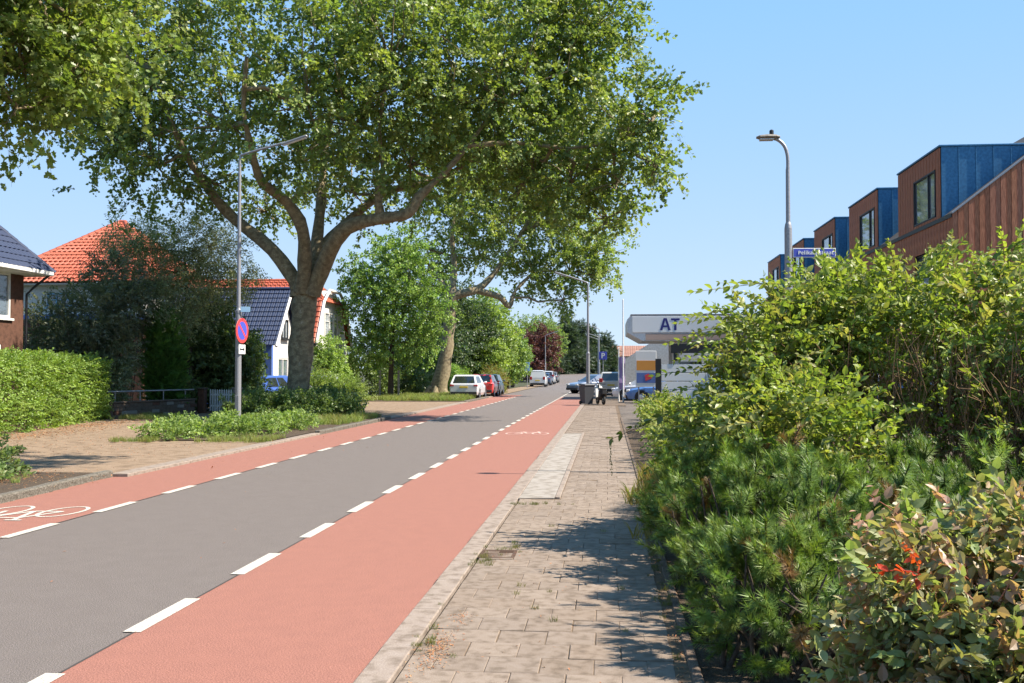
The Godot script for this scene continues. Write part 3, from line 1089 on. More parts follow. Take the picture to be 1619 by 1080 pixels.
func bicycle_mark(parent: Node, at: Vector3, turn: float, material: Material) -> void:
	var mb := MB.new()
	var line := func(a: Vector2, b: Vector2, w: float) -> void:
		var d := (b - a).normalized()
		var s := Vector2(-d.y, d.x) * w * 0.5
		var k := mb.v.size() / 6 * 0.00002
		mb.quad(Vector3(a.x - s.x, k, -a.y + s.y), Vector3(b.x - s.x, k, -b.y + s.y), Vector3(b.x + s.x, k, -b.y - s.y), Vector3(a.x + s.x, k, -a.y - s.y))
	for wx in [-0.36, 0.36]:
		for k in 22:
			var a := TAU * k / 22
			var b := TAU * (k + 1) / 22
			line.call(Vector2(wx + 0.22 * cos(b), 0.44 * sin(b)), Vector2(wx + 0.22 * cos(a), 0.44 * sin(a)), 0.05)
	for s in [[-0.36, 0.0, -0.12, 0.55], [-0.12, 0.55, 0.26, 0.55], [0.26, 0.55, 0.0, 0.0], [0.0, 0.0, -0.16, 0.72], [-0.36, 0.0, 0.0, 0.0], [0.36, 0.0, 0.24, 0.85], [0.24, 0.85, 0.36, 0.9], [-0.26, 0.72, -0.06, 0.72]]:
		line.call(Vector2(s[2], s[3]), Vector2(s[0], s[1]), 0.06)
	var o := part("bicycle_symbol", mb, material, parent)
	o.position = at
	o.rotation.y = turn

# ---------------------------------------------------------------- houses across the street
func build_houses() -> void:
	var mb: MB
	# brick house with blue glazed tiles: its street front faces +X
	var h := thing("brick_house", "brown brick house with glossy dark blue tiled roof beside the clipped hedge", "house")
	var fx := Transform3D(Basis(Vector3(0, 0, -1), Vector3.UP, Vector3(1, 0, 0)), Vector3(-19.5, 0, -20.0))   # local x runs away from the camera
	var win := [[9.6, 3.45, 11.5, 4.95], [5.0, 3.45, 8.0, 4.95], [8.0, 0.9, 11.0, 2.6]]
	part("wall", wall(fx, 12.2, 0, 5.0, 0.3, win), M.brick, h)
	for w in win:
		window(fx, w, M.white, h, [0.5], [], 0.09)
	mb = MB.new()
	mb.span(Vector3(-29.0, 0, -32.2), Vector3(-19.805, 5.0, -31.9))
	mb.span(Vector3(-29.0, 0, -20.3), Vector3(-19.805, 5.0, -20.0))
	mb.span(Vector3(-29.3, 0, -32.2), Vector3(-29.003, 5.0, -20.0))
	part("wall", mb, M.brick, h)
	mb = MB.new()
	mb.span(Vector3(-29.9, 4.93, -32.75), Vector3(-18.9, 5.05, -19.4), 0.02)
	part("soffit", mb, M.white, h)
	mb = MB.new()
	mb.span(Vector3(-18.9, 4.95, -32.8), Vector3(-18.76, 5.12, -19.4), 0.03)
	part("gutter", mb, M.white, h)
	mb = MB.new()
	mb.tube([Vector3(-18.83, 4.97, -32.6), Vector3(-19.2, 4.6, -32.4), Vector3(-19.44, 4.3, -32.28), Vector3(-19.44, 0.1, -32.28)], [0.04], 8)
	part("downpipe", mb, M.dark_metal, h)
	var e0 := Vector3(-18.8, 5.06, -19.3)
	var e1 := Vector3(-18.8, 5.06, -32.85)
	var r0 := Vector3(-24.4, 11.0, -24.0)
	var r1 := Vector3(-24.4, 11.0, -28.4)
	var e2 := Vector3(-30.0, 5.06, -32.85)
	var e3 := Vector3(-30.0, 5.06, -19.3)
	var roof := part("roof", tile_slope(e0, e1, r1, r0), M.blue_tile, h)
	part("roof", tile_slope(e1, e2, r1, r1), M.blue_tile, h)
	part("roof", tile_slope(e3, e0, r0, r0), M.blue_tile, h)
	part("roof", tile_slope(e2, e3, r0, r1), M.blue_tile, h)
	part("ridge_tiles", ridge_caps([e1, r1, r0, e0], 0.11), M.blue_tile, roof)

	# white house with an orange hipped roof, its side wall towards the camera
	h = thing("white_house", "white walled house with orange pantiled hipped roof behind the garden shrubs", "house")
	var sx := Transform3D(Basis.IDENTITY, Vector3(-30.5, 0, -48.2))
	win = [[2.55, 4.95, 3.9, 5.65], [5.4, 4.75, 6.8, 5.75]]
	part("wall", wall(sx, 7.6, 4.55, 6.15, 0.3, win), M.white_wall, h)
	window(sx, win[0], M.pale_blue, h, [0.35], [0.5], 0.07)
	window(sx, win[1], M.white, h, [0.5], [], 0.07)
	part("lower_wall", wall(sx, 7.6, 0.0, 4.30, 0.3), M.brick, h)
	mb = MB.new()
	mb.span(Vector3(-30.55, 4.302, -48.5), Vector3(-22.85, 4.548, -48.12), 0.02)
	part("blue_band", mb, M.blue_paint, h)
	mb = MB.new()
	mb.span(Vector3(-30.5, 0, -58.0), Vector3(-22.9, 6.15, -57.7))
	mb.span(Vector3(-30.5, 0, -57.7), Vector3(-30.2, 6.15, -48.51))
	mb.span(Vector3(-23.2, 0, -57.7), Vector3(-22.9, 6.15, -48.51))
	part("wall", mb, M.white_wall, h)
	e0 = Vector3(-31.1, 6.12, -47.6)
	e1 = Vector3(-22.3, 6.12, -47.6)
	r0 = Vector3(-26.6, 9.9, -53.0)
	r1 = Vector3(-26.3, 9.9, -53.0)
	e2 = Vector3(-22.3, 6.12, -58.5)
	e3 = Vector3(-31.1, 6.12, -58.5)
	mb = MB.new()
	mb.span(Vector3(-31.0, 6.02, -58.4), Vector3(-22.4, 6.11, -47.7), 0.02)
	part("soffit", mb, M.white, h)
	roof = part("roof", tile_slope(e0, e1, r1, r0, 0.28, 0.34, 0.05, 0.05), M.orange_tile, h)
	part("roof", tile_slope(e1, e2, r1, r1, 0.28, 0.34, 0.05, 0.05), M.orange_tile, h)
	part("roof", tile_slope(e3, e0, r0, r0, 0.28, 0.34, 0.05, 0.05), M.orange_tile, h)
	part("roof", tile_slope(e2, e3, r0, r1, 0.28, 0.34, 0.05, 0.05), M.orange_tile, h)
	part("ridge_tiles", ridge_caps([e0, r0, r1, e1], 0.13), M.orange_tile, roof)

	# gabled house with an orange mansard roof, gable end to the street
	h = thing("gabled_house", "white gabled house with orange tiled mansard roof behind the large plane tree", "house")
	var gx := Transform3D(Basis(Vector3(0, 0, -1), Vector3.UP, Vector3(1, 0, 0)), Vector3(-16.5, 0, -55.9))
	var prof := PackedVector2Array([Vector2(0, 3.4), Vector2(7.1, 3.4), Vector2(5.9, 5.7), Vector2(4.5, 6.5), Vector2(2.6, 6.5), Vector2(1.2, 5.7)])
	win = [[0.8, 0.8, 2.6, 2.6], [4.4, 0.2, 6.2, 2.6]]
	part("wall", wall(gx, 7.1, 0, 3.4, 0.3, win), M.white_wall, h)
	window(gx, win[0], M.white, h, [0.5], [0.6])
	window(gx, win[1], M.white, h, [0.5], [0.6])
	mb = MB.new()
	mb.prism(prof, 0.25, Transform3D(gx.basis, gx.origin + Vector3(-0.28, 0.002, 0)))
	part("gable", mb, M.white_wall, h)
	for k in 3:
		window(Transform3D(gx.basis, gx.origin + Vector3(0.06, 0, 0)), [2.1 + k * 0.95, 3.7, 2.95 + k * 0.95, 5.2], M.white, h, [], [0.65], 0.06, k == 1)
	mb = MB.new()
	mb.span(Vector3(-26.5, 0, -56.2), Vector3(-16.805, 3.4, -55.9))
	mb.span(Vector3(-26.5, 0, -63.0), Vector3(-16.805, 3.4, -62.7))
	mb.span(Vector3(-26.8, 0, -63.0), Vector3(-26.503, 6.4, -55.9))
	part("wall", mb, M.white_wall, h)
	var low0 := Vector3(-27, 3.3, -55.5)
	var low1 := Vector3(-16.3, 3.3, -55.5)
	var mid0 := Vector3(-27, 5.75, -57.0)
	var mid1 := Vector3(-16.3, 5.75, -57.0)
	var top0 := Vector3(-27, 7.2, -59.45)
	var top1 := Vector3(-17.6, 7.2, -59.45)
	var bl0 := Vector3(-27, 3.3, -63.4)
	var bl1 := Vector3(-16.3, 3.3, -63.4)
	var bm0 := Vector3(-27, 5.75, -61.9)
	var bm1 := Vector3(-16.3, 5.75, -61.9)
	var hf0 := Vector3(-16.3, 6.5, -58.3)
	var hf1 := Vector3(-16.3, 6.5, -60.6)
	roof = part("roof", tile_slope(low0, low1, mid1, mid0, 0.28, 0.34, 0.05, 0.05), M.orange_tile, h)
	part("roof", tile_slope(mid0, mid1, top1, top0, 0.28, 0.34, 0.05, 0.05), M.orange_tile, h)
	part("roof", tile_slope(bl1, bl0, bm0, bm1, 0.28, 0.34, 0.05, 0.05), M.orange_tile, h)
	part("roof", tile_slope(bm1, bm0, top0, top1, 0.28, 0.34, 0.05, 0.05), M.orange_tile, h)
	part("roof", tile_slope(mid1, bm1, top1, top1, 0.28, 0.34, 0.05, 0.05), M.orange_tile, h)
	part("ridge_tiles", ridge_caps([top0, top1], 0.13), M.orange_tile, roof)
	mb = MB.new()
	mb.tube([low1 + Vector3(0.03, 0, 0), mid1 + Vector3(0.03, 0, 0), hf0, hf1, bm1 + Vector3(0.03, 0, 0), bl1 + Vector3(0.03, 0, 0)], [0.10], 4)
	part("barge_board", mb, M.white, h)
	mb = MB.new()
	mb.span(Vector3(-27, 3.16, -55.62), Vector3(-16.3, 3.30, -55.42), 0.03)
	part("gutter", mb, M.dark_metal, h)

	# low building with dark blue tiles standing in front of it
	h = thing("blue_roofed_house", "low house with steep dark blue tiled roof and blue doors beside the plane trunk", "house")
	var bx := Transform3D(Basis.IDENTITY, Vector3(-24.0, 0, -48.9))
	win = [[4.5, 0.02, 5.7, 2.3], [5.9, 0.02, 7.1, 2.3]]
	part("wall", wall(bx, 7.4, 0, 3.1, 0.25, win), M.blue_paint, h)
	for w in win:
		mb = MB.new()
		for k in 4:
			mb.span(Vector3(-24.0 + w[0] + 0.3 * k + 0.004, 0.03, -49.07), Vector3(-24.0 + w[0] + 0.3 * k + 0.296, w[3] - 0.01, -49.02), 0.008)
		part("door", mb, M.blue_paint, h)
	mb = MB.new()
	mb.span(Vector3(-24.0, 0, -52.8), Vector3(-16.6, 3.1, -52.55))
	mb.span(Vector3(-24.0, 0, -52.55), Vector3(-23.75, 3.1, -49.16))
	part("wall", mb, M.white_wall, h)
	var wx := Transform3D(Basis(Vector3(0, 0, -1), Vector3.UP, Vector3(1, 0, 0)), Vector3(-16.6, 0, -49.16))
	win = [[0.7, 3.3, 1.6, 4.3], [1.8, 3.3, 2.7, 4.3]]
	part("wall", wall(wx, 3.38, 0, 3.1, 0.25, [[0.8, 0.9, 2.4, 2.4]]), M.white_wall, h)
	window(wx, [0.8, 0.9, 2.4, 2.4], M.white, h, [0.5], [])
	mb = MB.new()
	mb.prism(PackedVector2Array([Vector2(-0.2, 3.1), Vector2(3.6, 3.1), Vector2(1.7, 5.75)]), 0.2, Transform3D(wx.basis, wx.origin + Vector3(-0.22, 0.002, 0)))
	part("gable", mb, M.white_wall, h)
	window(Transform3D(wx.basis, wx.origin + Vector3(0.08, 0, 0)), [1.2, 3.4, 2.2, 4.4], M.dark_metal, h, [0.5], [])
	roof = part("roof", tile_slope(Vector3(-24.6, 3.0, -48.4), Vector3(-16.25, 3.0, -48.4), Vector3(-16.25, 5.95, -50.85), Vector3(-24.6, 5.95, -50.85), 0.24, 0.30, 0.04, 0.04), M.blue_tile, h)
	part("roof", tile_slope(Vector3(-16.25, 3.0, -53.3), Vector3(-24.6, 3.0, -53.3), Vector3(-24.6, 5.95, -50.85), Vector3(-16.25, 5.95, -50.85), 0.24, 0.30, 0.04, 0.04), M.blue_tile, h)
	part("ridge_tiles", ridge_caps([Vector3(-24.6, 5.98, -50.85), Vector3(-16.25, 5.98, -50.85)], 0.11), M.blue_tile, roof)
	mb = MB.new()
	mb.tube([Vector3(-16.19, 2.95, -48.36), Vector3(-16.19, 5.93, -50.85), Vector3(-16.19, 2.95, -53.34)], [0.09], 4)
	part("barge_board", mb, M.white, h)

	# houses far off where the street ends
	for k in 3:
		var hz := -205.0 - 14.0 * k
		var hx: float = [14.0, 26.0, 4.0][k]
		h = thing("distant_house", ["pale distant house with faded roof behind the fuel station", "farthest pale house beyond the fuel station canopy", "small distant house where the street climbs beside the pines"][k], "house", "", Vector3(hx, lift(hz), hz))
		mb = MB.new()
		mb.span(Vector3(-5, -0.5, -4), Vector3(5, 3.0, 4))
		var wl := part("wall", mb, M.white_wall, h)
		for j in 4:
			mb = MB.new()
			mb.box(Vector3(-3.4 + 2.2 * j, 1.6, 4.02), Vector3(1.2, 1.3, 0.06), Basis.IDENTITY, 0.01)
			part("window", mb, M.car_glass, wl)
		part("roof", tile_slope(Vector3(-5.5, 2.9, 4.6), Vector3(5.5, 2.9, 4.6), Vector3(5.5, 5.4, 0), Vector3(-5.5, 5.4, 0), 0.5, 0.6, 0.06, 0.06), M.faded_tile, h)
		part("roof", tile_slope(Vector3(5.5, 2.9, -4.6), Vector3(-5.5, 2.9, -4.6), Vector3(-5.5, 5.4, 0), Vector3(5.5, 5.4, 0), 0.5, 0.6, 0.06, 0.06), M.faded_tile, h)

# ---------------------------------------------------------------- the timber terrace
func build_terrace() -> void:
	var X := 9.35
	var EAVE := 6.0
	var TOP := 8.0
	var PITCH := 0.78
	var W := 6.62
	var labels := ["timber clad terraced house at the row end with bare plank gable wall", "terraced timber house second from the plank gable, blue zinc dormer sides", "terraced timber house third from the plank gable, behind the street name sign", "terraced timber house fourth from the plank gable, half hidden by lamp post", "terraced timber house farthest from the plank gable, only its edge showing"]
	for i in 5:
		var z0 := -28.35 - W * i
		var h := thing("terraced_house", labels[i], "house", "timber terraced houses", Vector3(X, 0, z0))
		var fx := Transform3D(Basis(Vector3(0, 0, 1), Vector3.UP, Vector3(-1, 0, 0)), Vector3(0, 0, -W))   # local x towards the camera, outwards = -X
		var op := [[W - 3.4, 3.55, W - 1.0, 5.2], [0.8, 3.55, 2.2, 5.2], [W - 3.2, 0.3, W - 1.0, 2.6], [0.8, 0.02, 1.8, 2.4]]
		part("inner_wall", wall(fx, W, 0, EAVE, 0.2, op), M.roofing, h)
		var bo := MB.new()
		board_run(bo, fx, 0.0, W, 0.0, EAVE - 0.02, op)
		stuff(part("facade_boards", bo, M["wood%d" % (i % 5)], h))
		for o in op:
			window(fx, o, M.dark_metal, h, [0.62] if o[2] - o[0] > 1.5 else [], [], 0.06, false, -0.12, M.white)  # white sheet added behind the glass so these windows look bright
		var mb := MB.new()
		mb.span(Vector3(9.0, 0, -W), Vector3(9.2, EAVE, -0.002))
		part("rear_wall", mb, M.roofing, h)
		# roof slopes
		mb = MB.new()
		var ry := EAVE + PITCH * 4.6
		mb.quad(Vector3(-0.03, EAVE, 0), Vector3(4.6, ry, 0), Vector3(4.6, ry, -W), Vector3(-0.03, EAVE, -W))
		mb.quad(Vector3(4.6, ry, 0), Vector3(9.25, EAVE, 0), Vector3(9.25, EAVE, -W), Vector3(4.6, ry, -W))
		part("roof", mb, M.roofing, h)
		mb = MB.new()
		mb.span(Vector3(-0.05, EAVE - 0.10, -W), Vector3(0.0, EAVE + 0.015, -0.002))
		part("eave_trim", mb, M.dark_metal, h)
		# dormer: front flush with the facade
		var d0 := -0.95
		var d1 := -5.05
		var dx := Transform3D(Basis(Vector3(0, 0, 1), Vector3.UP, Vector3(-1, 0, 0)), Vector3(-0.012, 0, d1))
		var dw := d0 - d1
		var wo := [dw - 2.45, EAVE + 0.10, dw - 0.42, EAVE + 1.47]
		var dm := part("dormer", wall(dx, dw, EAVE, TOP, 0.16, [wo]), M.roofing, h)
		bo = MB.new()
		board_run(bo, dx, 0.0, dw, EAVE + 0.02, TOP, [wo])
		stuff(part("dormer_boards", bo, M["wood%d" % ((i + 2) % 5)], dm))
		window(dx, wo, M.dark_metal, h, [0.68], [], 0.055, false, -0.05, M.white)  # same added white sheet, lightening the dormer glass
		var run := (TOP - EAVE) / PITCH
		for side in [d0, d1]:
			var sgn := 1.0 if side == d0 else -1.0
			var px := 0.0
			while px < run - 0.02:
				var p1 := minf(px + 0.47, run)
				mb = MB.new()
				var y0 := EAVE + PITCH * px
				var y1 := EAVE + PITCH * p1
				var off := 0.008 if int(px / 0.47) % 2 else 0.0
				var poly := PackedVector2Array([Vector2(px + 0.004, y0 + 0.02), Vector2(p1 - 0.004, y1 + 0.02), Vector2(p1 - 0.004, TOP + 0.02), Vector2(px + 0.004, TOP + 0.02)])
				if y1 + 0.02 > TOP + 0.019:
					poly = PackedVector2Array([Vector2(px + 0.004, y0 + 0.02), Vector2(p1 - 0.004, TOP + 0.02), Vector2(px + 0.004, TOP + 0.02)])
				mb.prism(poly, 0.03, Transform3D(Basis.IDENTITY, Vector3(0.0, 0, side - 0.015 + sgn * (0.012 + off))))
				part("zinc_panel", mb, M.zinc, dm)
				mb = MB.new()
				if px > 0.01:
					mb.span(Vector3(px - 0.012, y0 + 0.02, side + sgn * 0.02), Vector3(px + 0.012, TOP + 0.015, side + sgn * 0.055), 0.004)
					part("standing_seam", mb, M.zinc, dm)
				px += 0.47
		mb = MB.new()
		mb.span(Vector3(-0.06, TOP + 0.022, d1 - 0.06), Vector3(run, TOP + 0.08, d0 + 0.06), 0.01)
		part("dormer_roof", mb, M.zinc, dm)
		mb = MB.new()
		mb.lathe([[0.0, 0.0], [0.07, 0.0], [0.07, 0.5], [0.11, 0.52], [0.11, 0.62], [0.0, 0.64]], 12, Transform3D(Basis.IDENTITY, Vector3(0.5, EAVE + 1.75, -5.35)))
		part("vent_pipe", mb, M.dark_metal, h)
		if i == 0:      # the bare end wall, plank by plank
			mb = MB.new()
			mb.prism(PackedVector2Array([Vector2(0.02, 0), Vector2(8.98, 0), Vector2(8.98, EAVE - 0.02), Vector2(4.6, ry - 0.03), Vector2(0.02, EAVE - 0.02)]), 0.2, Transform3D(Basis.IDENTITY, Vector3(0, 0, -0.203)))
			var ew := part("end_wall", mb, M.roofing, h)
			var n_ := 64
			for k in n_:
				var a := 0.14 * k - 0.02
				var b := a + 0.132
				var ya := EAVE + PITCH * (a if a < 4.6 else 9.2 - a)
				var yb := EAVE + PITCH * (b if b < 4.6 else 9.2 - b)
				mb = MB.new()
				mb.prism(PackedVector2Array([Vector2(a, 0.05), Vector2(b, 0.05), Vector2(b, yb), Vector2(a, ya)]), 0.022, Transform3D(Basis.IDENTITY, Vector3(0, 0, 0.002 + (0.012 if k % 2 else 0.0))))
				part("plank", mb, M["wood%d" % (rng.randi() % 5)], ew)
			mb = MB.new()
			mb.box(Vector3(2.27, EAVE + PITCH * 2.28 + 0.03, 0.0), Vector3(Vector2(4.66, PITCH * 4.6).length(), 0.05, 0.12), Basis(Vector3.BACK, atan(PITCH)), 0.006)
			part("verge_trim", mb, M.galv, ew)

func board_run(mb: MB, x: Transform3D, u0: float, u1: float, y0: float, y1: float, openings: Array) -> void:
	var u := u0
	var k := 0
	while u < u1 - 0.01:
		var e := minf(u + 0.126, u1)
		var cuts := []
		for o in openings:
			if e > o[0] and u < o[2]:
				cuts.append([o[1], o[3]])
		cuts.sort_custom(func(a, b): return a[0] < b[0])
		var y := y0
		for c in cuts + [[y1, y1]]:
			if c[0] - y > 0.02:
				mb.box(x * Vector3((u + e) * 0.5, (y + c[0]) * 0.5, 0.012 + (0.006 if k % 2 else 0.0)), Vector3(e - u, c[0] - y, 0.022), x.basis, 0.003)
			y = maxf(y, c[1])
		u += 0.134
		k += 1

# ---------------------------------------------------------------- fuel station
func build_station() -> void:
	var t := thing("station_canopy", "fuel station canopy with pale fascia and dark blue letters above the shrub", "canopy", "", Vector3(1.2, 0.03, -61.6))
	var mb := MB.new()
	mb.prism(PackedVector2Array([Vector2(0, 4.05), Vector2(0.9, 3.55), Vector2(13, 3.55), Vector2(13, 5.1), Vector2(0.25, 5.1), Vector2(0, 4.85)]), 7.0, Transform3D(Basis.IDENTITY, Vector3(0, 0, -7.0)))
	var body := part("canopy_slab", mb, M.white, t)
	mb = MB.new()
	mb.span(Vector3(0.30, 4.05, 0.0), Vector3(12.9, 5.02, 0.05), 0.01)
	part("fascia", mb, M.sign_white, body)
	mb = MB.new()
	mb.span(Vector3(1.1, 3.60, 0.0), Vector3(12.9, 3.98, 0.04), 0.01)
	part("lower_fascia", mb, plain_mat(lin(0.42, 0.30, 0.24), 0.6), body)
	words_on("AT", 0.72, M.letter_blue, body, Vector3(2.55, 4.52, 0.056), Basis.IDENTITY)
	mb = MB.new()
	mb.span(Vector3(0.2, 5.11, -6.9), Vector3(13.0, 5.16, 0.05), 0.01)
	part("roof_edge", mb, M.galv, body)
	for px in [3.0, 9.0]:
		for pz in [-1.5, -5.5]:
			mb = MB.new()
			mb.span(Vector3(px - 0.2, 0, pz - 0.2), Vector3(px + 0.2, 3.548, pz + 0.2), 0.02)
			part("column", mb, M.white, t)
	# workshop with a pale sloping roof behind
	t = thing("workshop", "pale grey workshop with sloping metal roof behind the fuel station canopy", "building", "", Vector3(1.0, 0.03, -72))
	mb = MB.new()
	mb.prism(PackedVector2Array([Vector2(0, 0), Vector2(14, 0), Vector2(14, 4.3), Vector2(3.0, 4.3), Vector2(0, 2.4)]), 8.0, Transform3D(Basis.IDENTITY, Vector3(0, 0, -8)))
	var wb := part("wall", mb, M.white_wall, t)
	mb = MB.new()
	for k in 12:
		mb.box(Vector3(1.5, 3.36, -0.4 - 0.65 * k), Vector3(3.7, 0.03, 0.63), Basis(Vector3.BACK, atan(1.9 / 3.0)), 0.004)
	part("roof_sheets", mb, M.galv, wb)
	for k in 4:
		mb = MB.new()
		mb.span(Vector3(3.6 + 2.4 * k, 0.4, 0.0), Vector3(5.6 + 2.4 * k, 2.4, 0.05), 0.01)
		part("window", mb, M.car_glass, wb)
	# price board of white panels
	t = thing("price_board", "white slatted price board with black frame standing in the shrubs", "sign", "", Vector3(2.0, 0.02, -40.4))
	for px in [0.0, 2.9]:
		mb = MB.new()
		mb.span(Vector3(px - 0.11, 0, -0.11), Vector3(px + 0.11, 2.2, 0.11), 0.01)
		part("post", mb, M.dark_metal, t)
	for k in 5:
		mb = MB.new()
		mb.span(Vector3(0.115, 0.30 + 0.34 * k, -0.03), Vector3(2.785, 0.615 + 0.34 * k, 0.03), 0.01)
		part("panel", mb, M.sign_white, t)
	mb = MB.new()
	mb.span(Vector3(0.5, 2.42, -0.06), Vector3(3.4, 2.80, 0.06), 0.01)
	part("header_panel", mb, M.dark_metal, t)
	mb = MB.new()
	mb.span(Vector3(0.6, 2.1, -0.05), Vector3(0.75, 2.42, 0.05))
	mb.span(Vector3(2.6, 2.1, -0.05), Vector3(2.75, 2.42, 0.05))
	part("bracket", mb, M.dark_metal, t)
	# advertising board: orange and white above blue with a red mark
	t = thing("advertising_board", "small bright advertising board in orange, white and blue beside the price board", "sign", "", Vector3(1.95, 0.03, -52.5))
	mb = MB.new()
	mb.span(Vector3(-0.5, 0.9, -0.04), Vector3(0.55, 2.75, 0.04), 0.01)
	part("board", mb, M.sign_white, t)
	mb = MB.new()
	mb.span(Vector3(-0.46, 1.75, 0.041), Vector3(0.51, 2.25, 0.05))
	part("orange_field", mb, M.orange, t)
	mb = MB.new()
	mb.span(Vector3(-0.46, 1.1, 0.041), Vector3(0.51, 1.62, 0.05))
	part("blue_field", mb, M.blue_paint, t)
	mb = MB.new()
	mb.prism(PackedVector2Array([Vector2(0.0, 1.2), Vector2(0.35, 1.35), Vector2(0.15, 1.58), Vector2(-0.05, 1.5)]), 0.008, Transform3D(Basis.IDENTITY, Vector3(0, 0, 0.051)))
	part("red_mark", mb, M.sign_red, t)
	for px in [-0.35, 0.4]:
		mb = MB.new()
		mb.span(Vector3(px - 0.03, 0, -0.03), Vector3(px + 0.03, 0.9, 0.03))
		part("leg", mb, M.galv, t)
	# flag poles with narrow banners
	for k in 2:
		t = thing("flag_pole", ["tall thin white flag pole beside the fuel station canopy", "shorter flag pole with furled purple banner beside the silver car"][k], "flag pole", "", Vector3([0.85, 0.62][k], 0.03, [-55.3, -56.5][k]))
		mb = MB.new()
		mb.lathe([[0.05, 0.0], [0.045, 0.2], [0.03, [5.6, 3.0][k]], [0.0, [5.65, 3.05][k]]], 10)
		part("pole", mb, M.white, t)
		if k == 1:
			mb = MB.new()
			var rg := []
			for j in 6:
				var yy := 0.7 + 0.36 * j
				var wv := 0.05 * sin(j * 1.7)
				rg.append([Vector3(0.03, yy, -0.02 + wv), Vector3(0.16 + wv, yy, -0.03), Vector3(0.34, yy, 0.02 - wv), Vector3(0.32, yy, 0.05), Vector3(0.15, yy, 0.03 + wv), Vector3(0.03, yy, 0.02 + wv)])
			mb.loft(rg)
			part("banner", mb, plain_mat(lin(0.28, 0.20, 0.36), 0.8), t)

# ---------------------------------------------------------------- trees
func V(a: Array) -> Vector3:
	return Vector3(a[0], a[1], a[2])

func path(a: Array) -> Array:
	var out := []
	for p in a:
		out.append(V(p))
	return smooth_path(out)

func tree(label: String, trunk: Array, trunk_r: Array, limbs: Array, limb_r: float, lobes: Array, meshes: Array, per: float, size: Array, cols: Array, bark: Material, opt := {}) -> Node3D:
	var base: Vector3 = trunk[0]
	var t := thing(opt.get("called", "plane_tree"), label, "tree", opt.get("group", ""), Vector3.ZERO)
	var mb := MB.new()
	var tp := smooth_path(trunk, 7)
	var rr := []
	for i in tp.size():
		var f := float(i) / (tp.size() - 1) * (trunk_r.size() - 1)
		var k := mini(int(f), trunk_r.size() - 2)
		rr.append(lerpf(trunk_r[k], trunk_r[k + 1], f - k))
	mb.tube(tp, rr, 28, false)
	for k in 5:      # root flare
		if trunk_r[0] > 0.3:
			var a := TAU * k / 5 + 0.4
			mb.tube([base + Vector3(cos(a) * trunk_r[0] * 0.5, trunk_r[0] * 1.2, sin(a) * trunk_r[0] * 0.5), base + Vector3(cos(a) * trunk_r[0] * 1.25, -0.05, sin(a) * trunk_r[0] * 1.25)], [trunk_r[0] * 0.35, trunk_r[0] * 0.45], 8, false)
	if trunk_r[0] > 0.3:
		mb.roughen(noise, 0.55, 0.16)
		mb.roughen(noise, 2.2, 0.03)
	part("trunk", mb, bark, t)
	var paths := [tp]
	mb = MB.new()
	for l in limbs:
		var lp: Array = path(l.slice(1))
		paths.append(lp)
		mb.tube(lp, taper(l[0], l[0] * 0.14, lp.size()), 12, false)
	mb.roughen(noise, 0.9, 0.07)
	var src := paths if limbs.size() == 0 else paths.slice(1)
	twigs(mb, src, lobes, limb_r, opt.get("twigs", 9))
	part("limbs", mb, bark, t)
	leafage("crown", meshes, M.leaf, lobes, per, size, cols, t, opt)
	return t

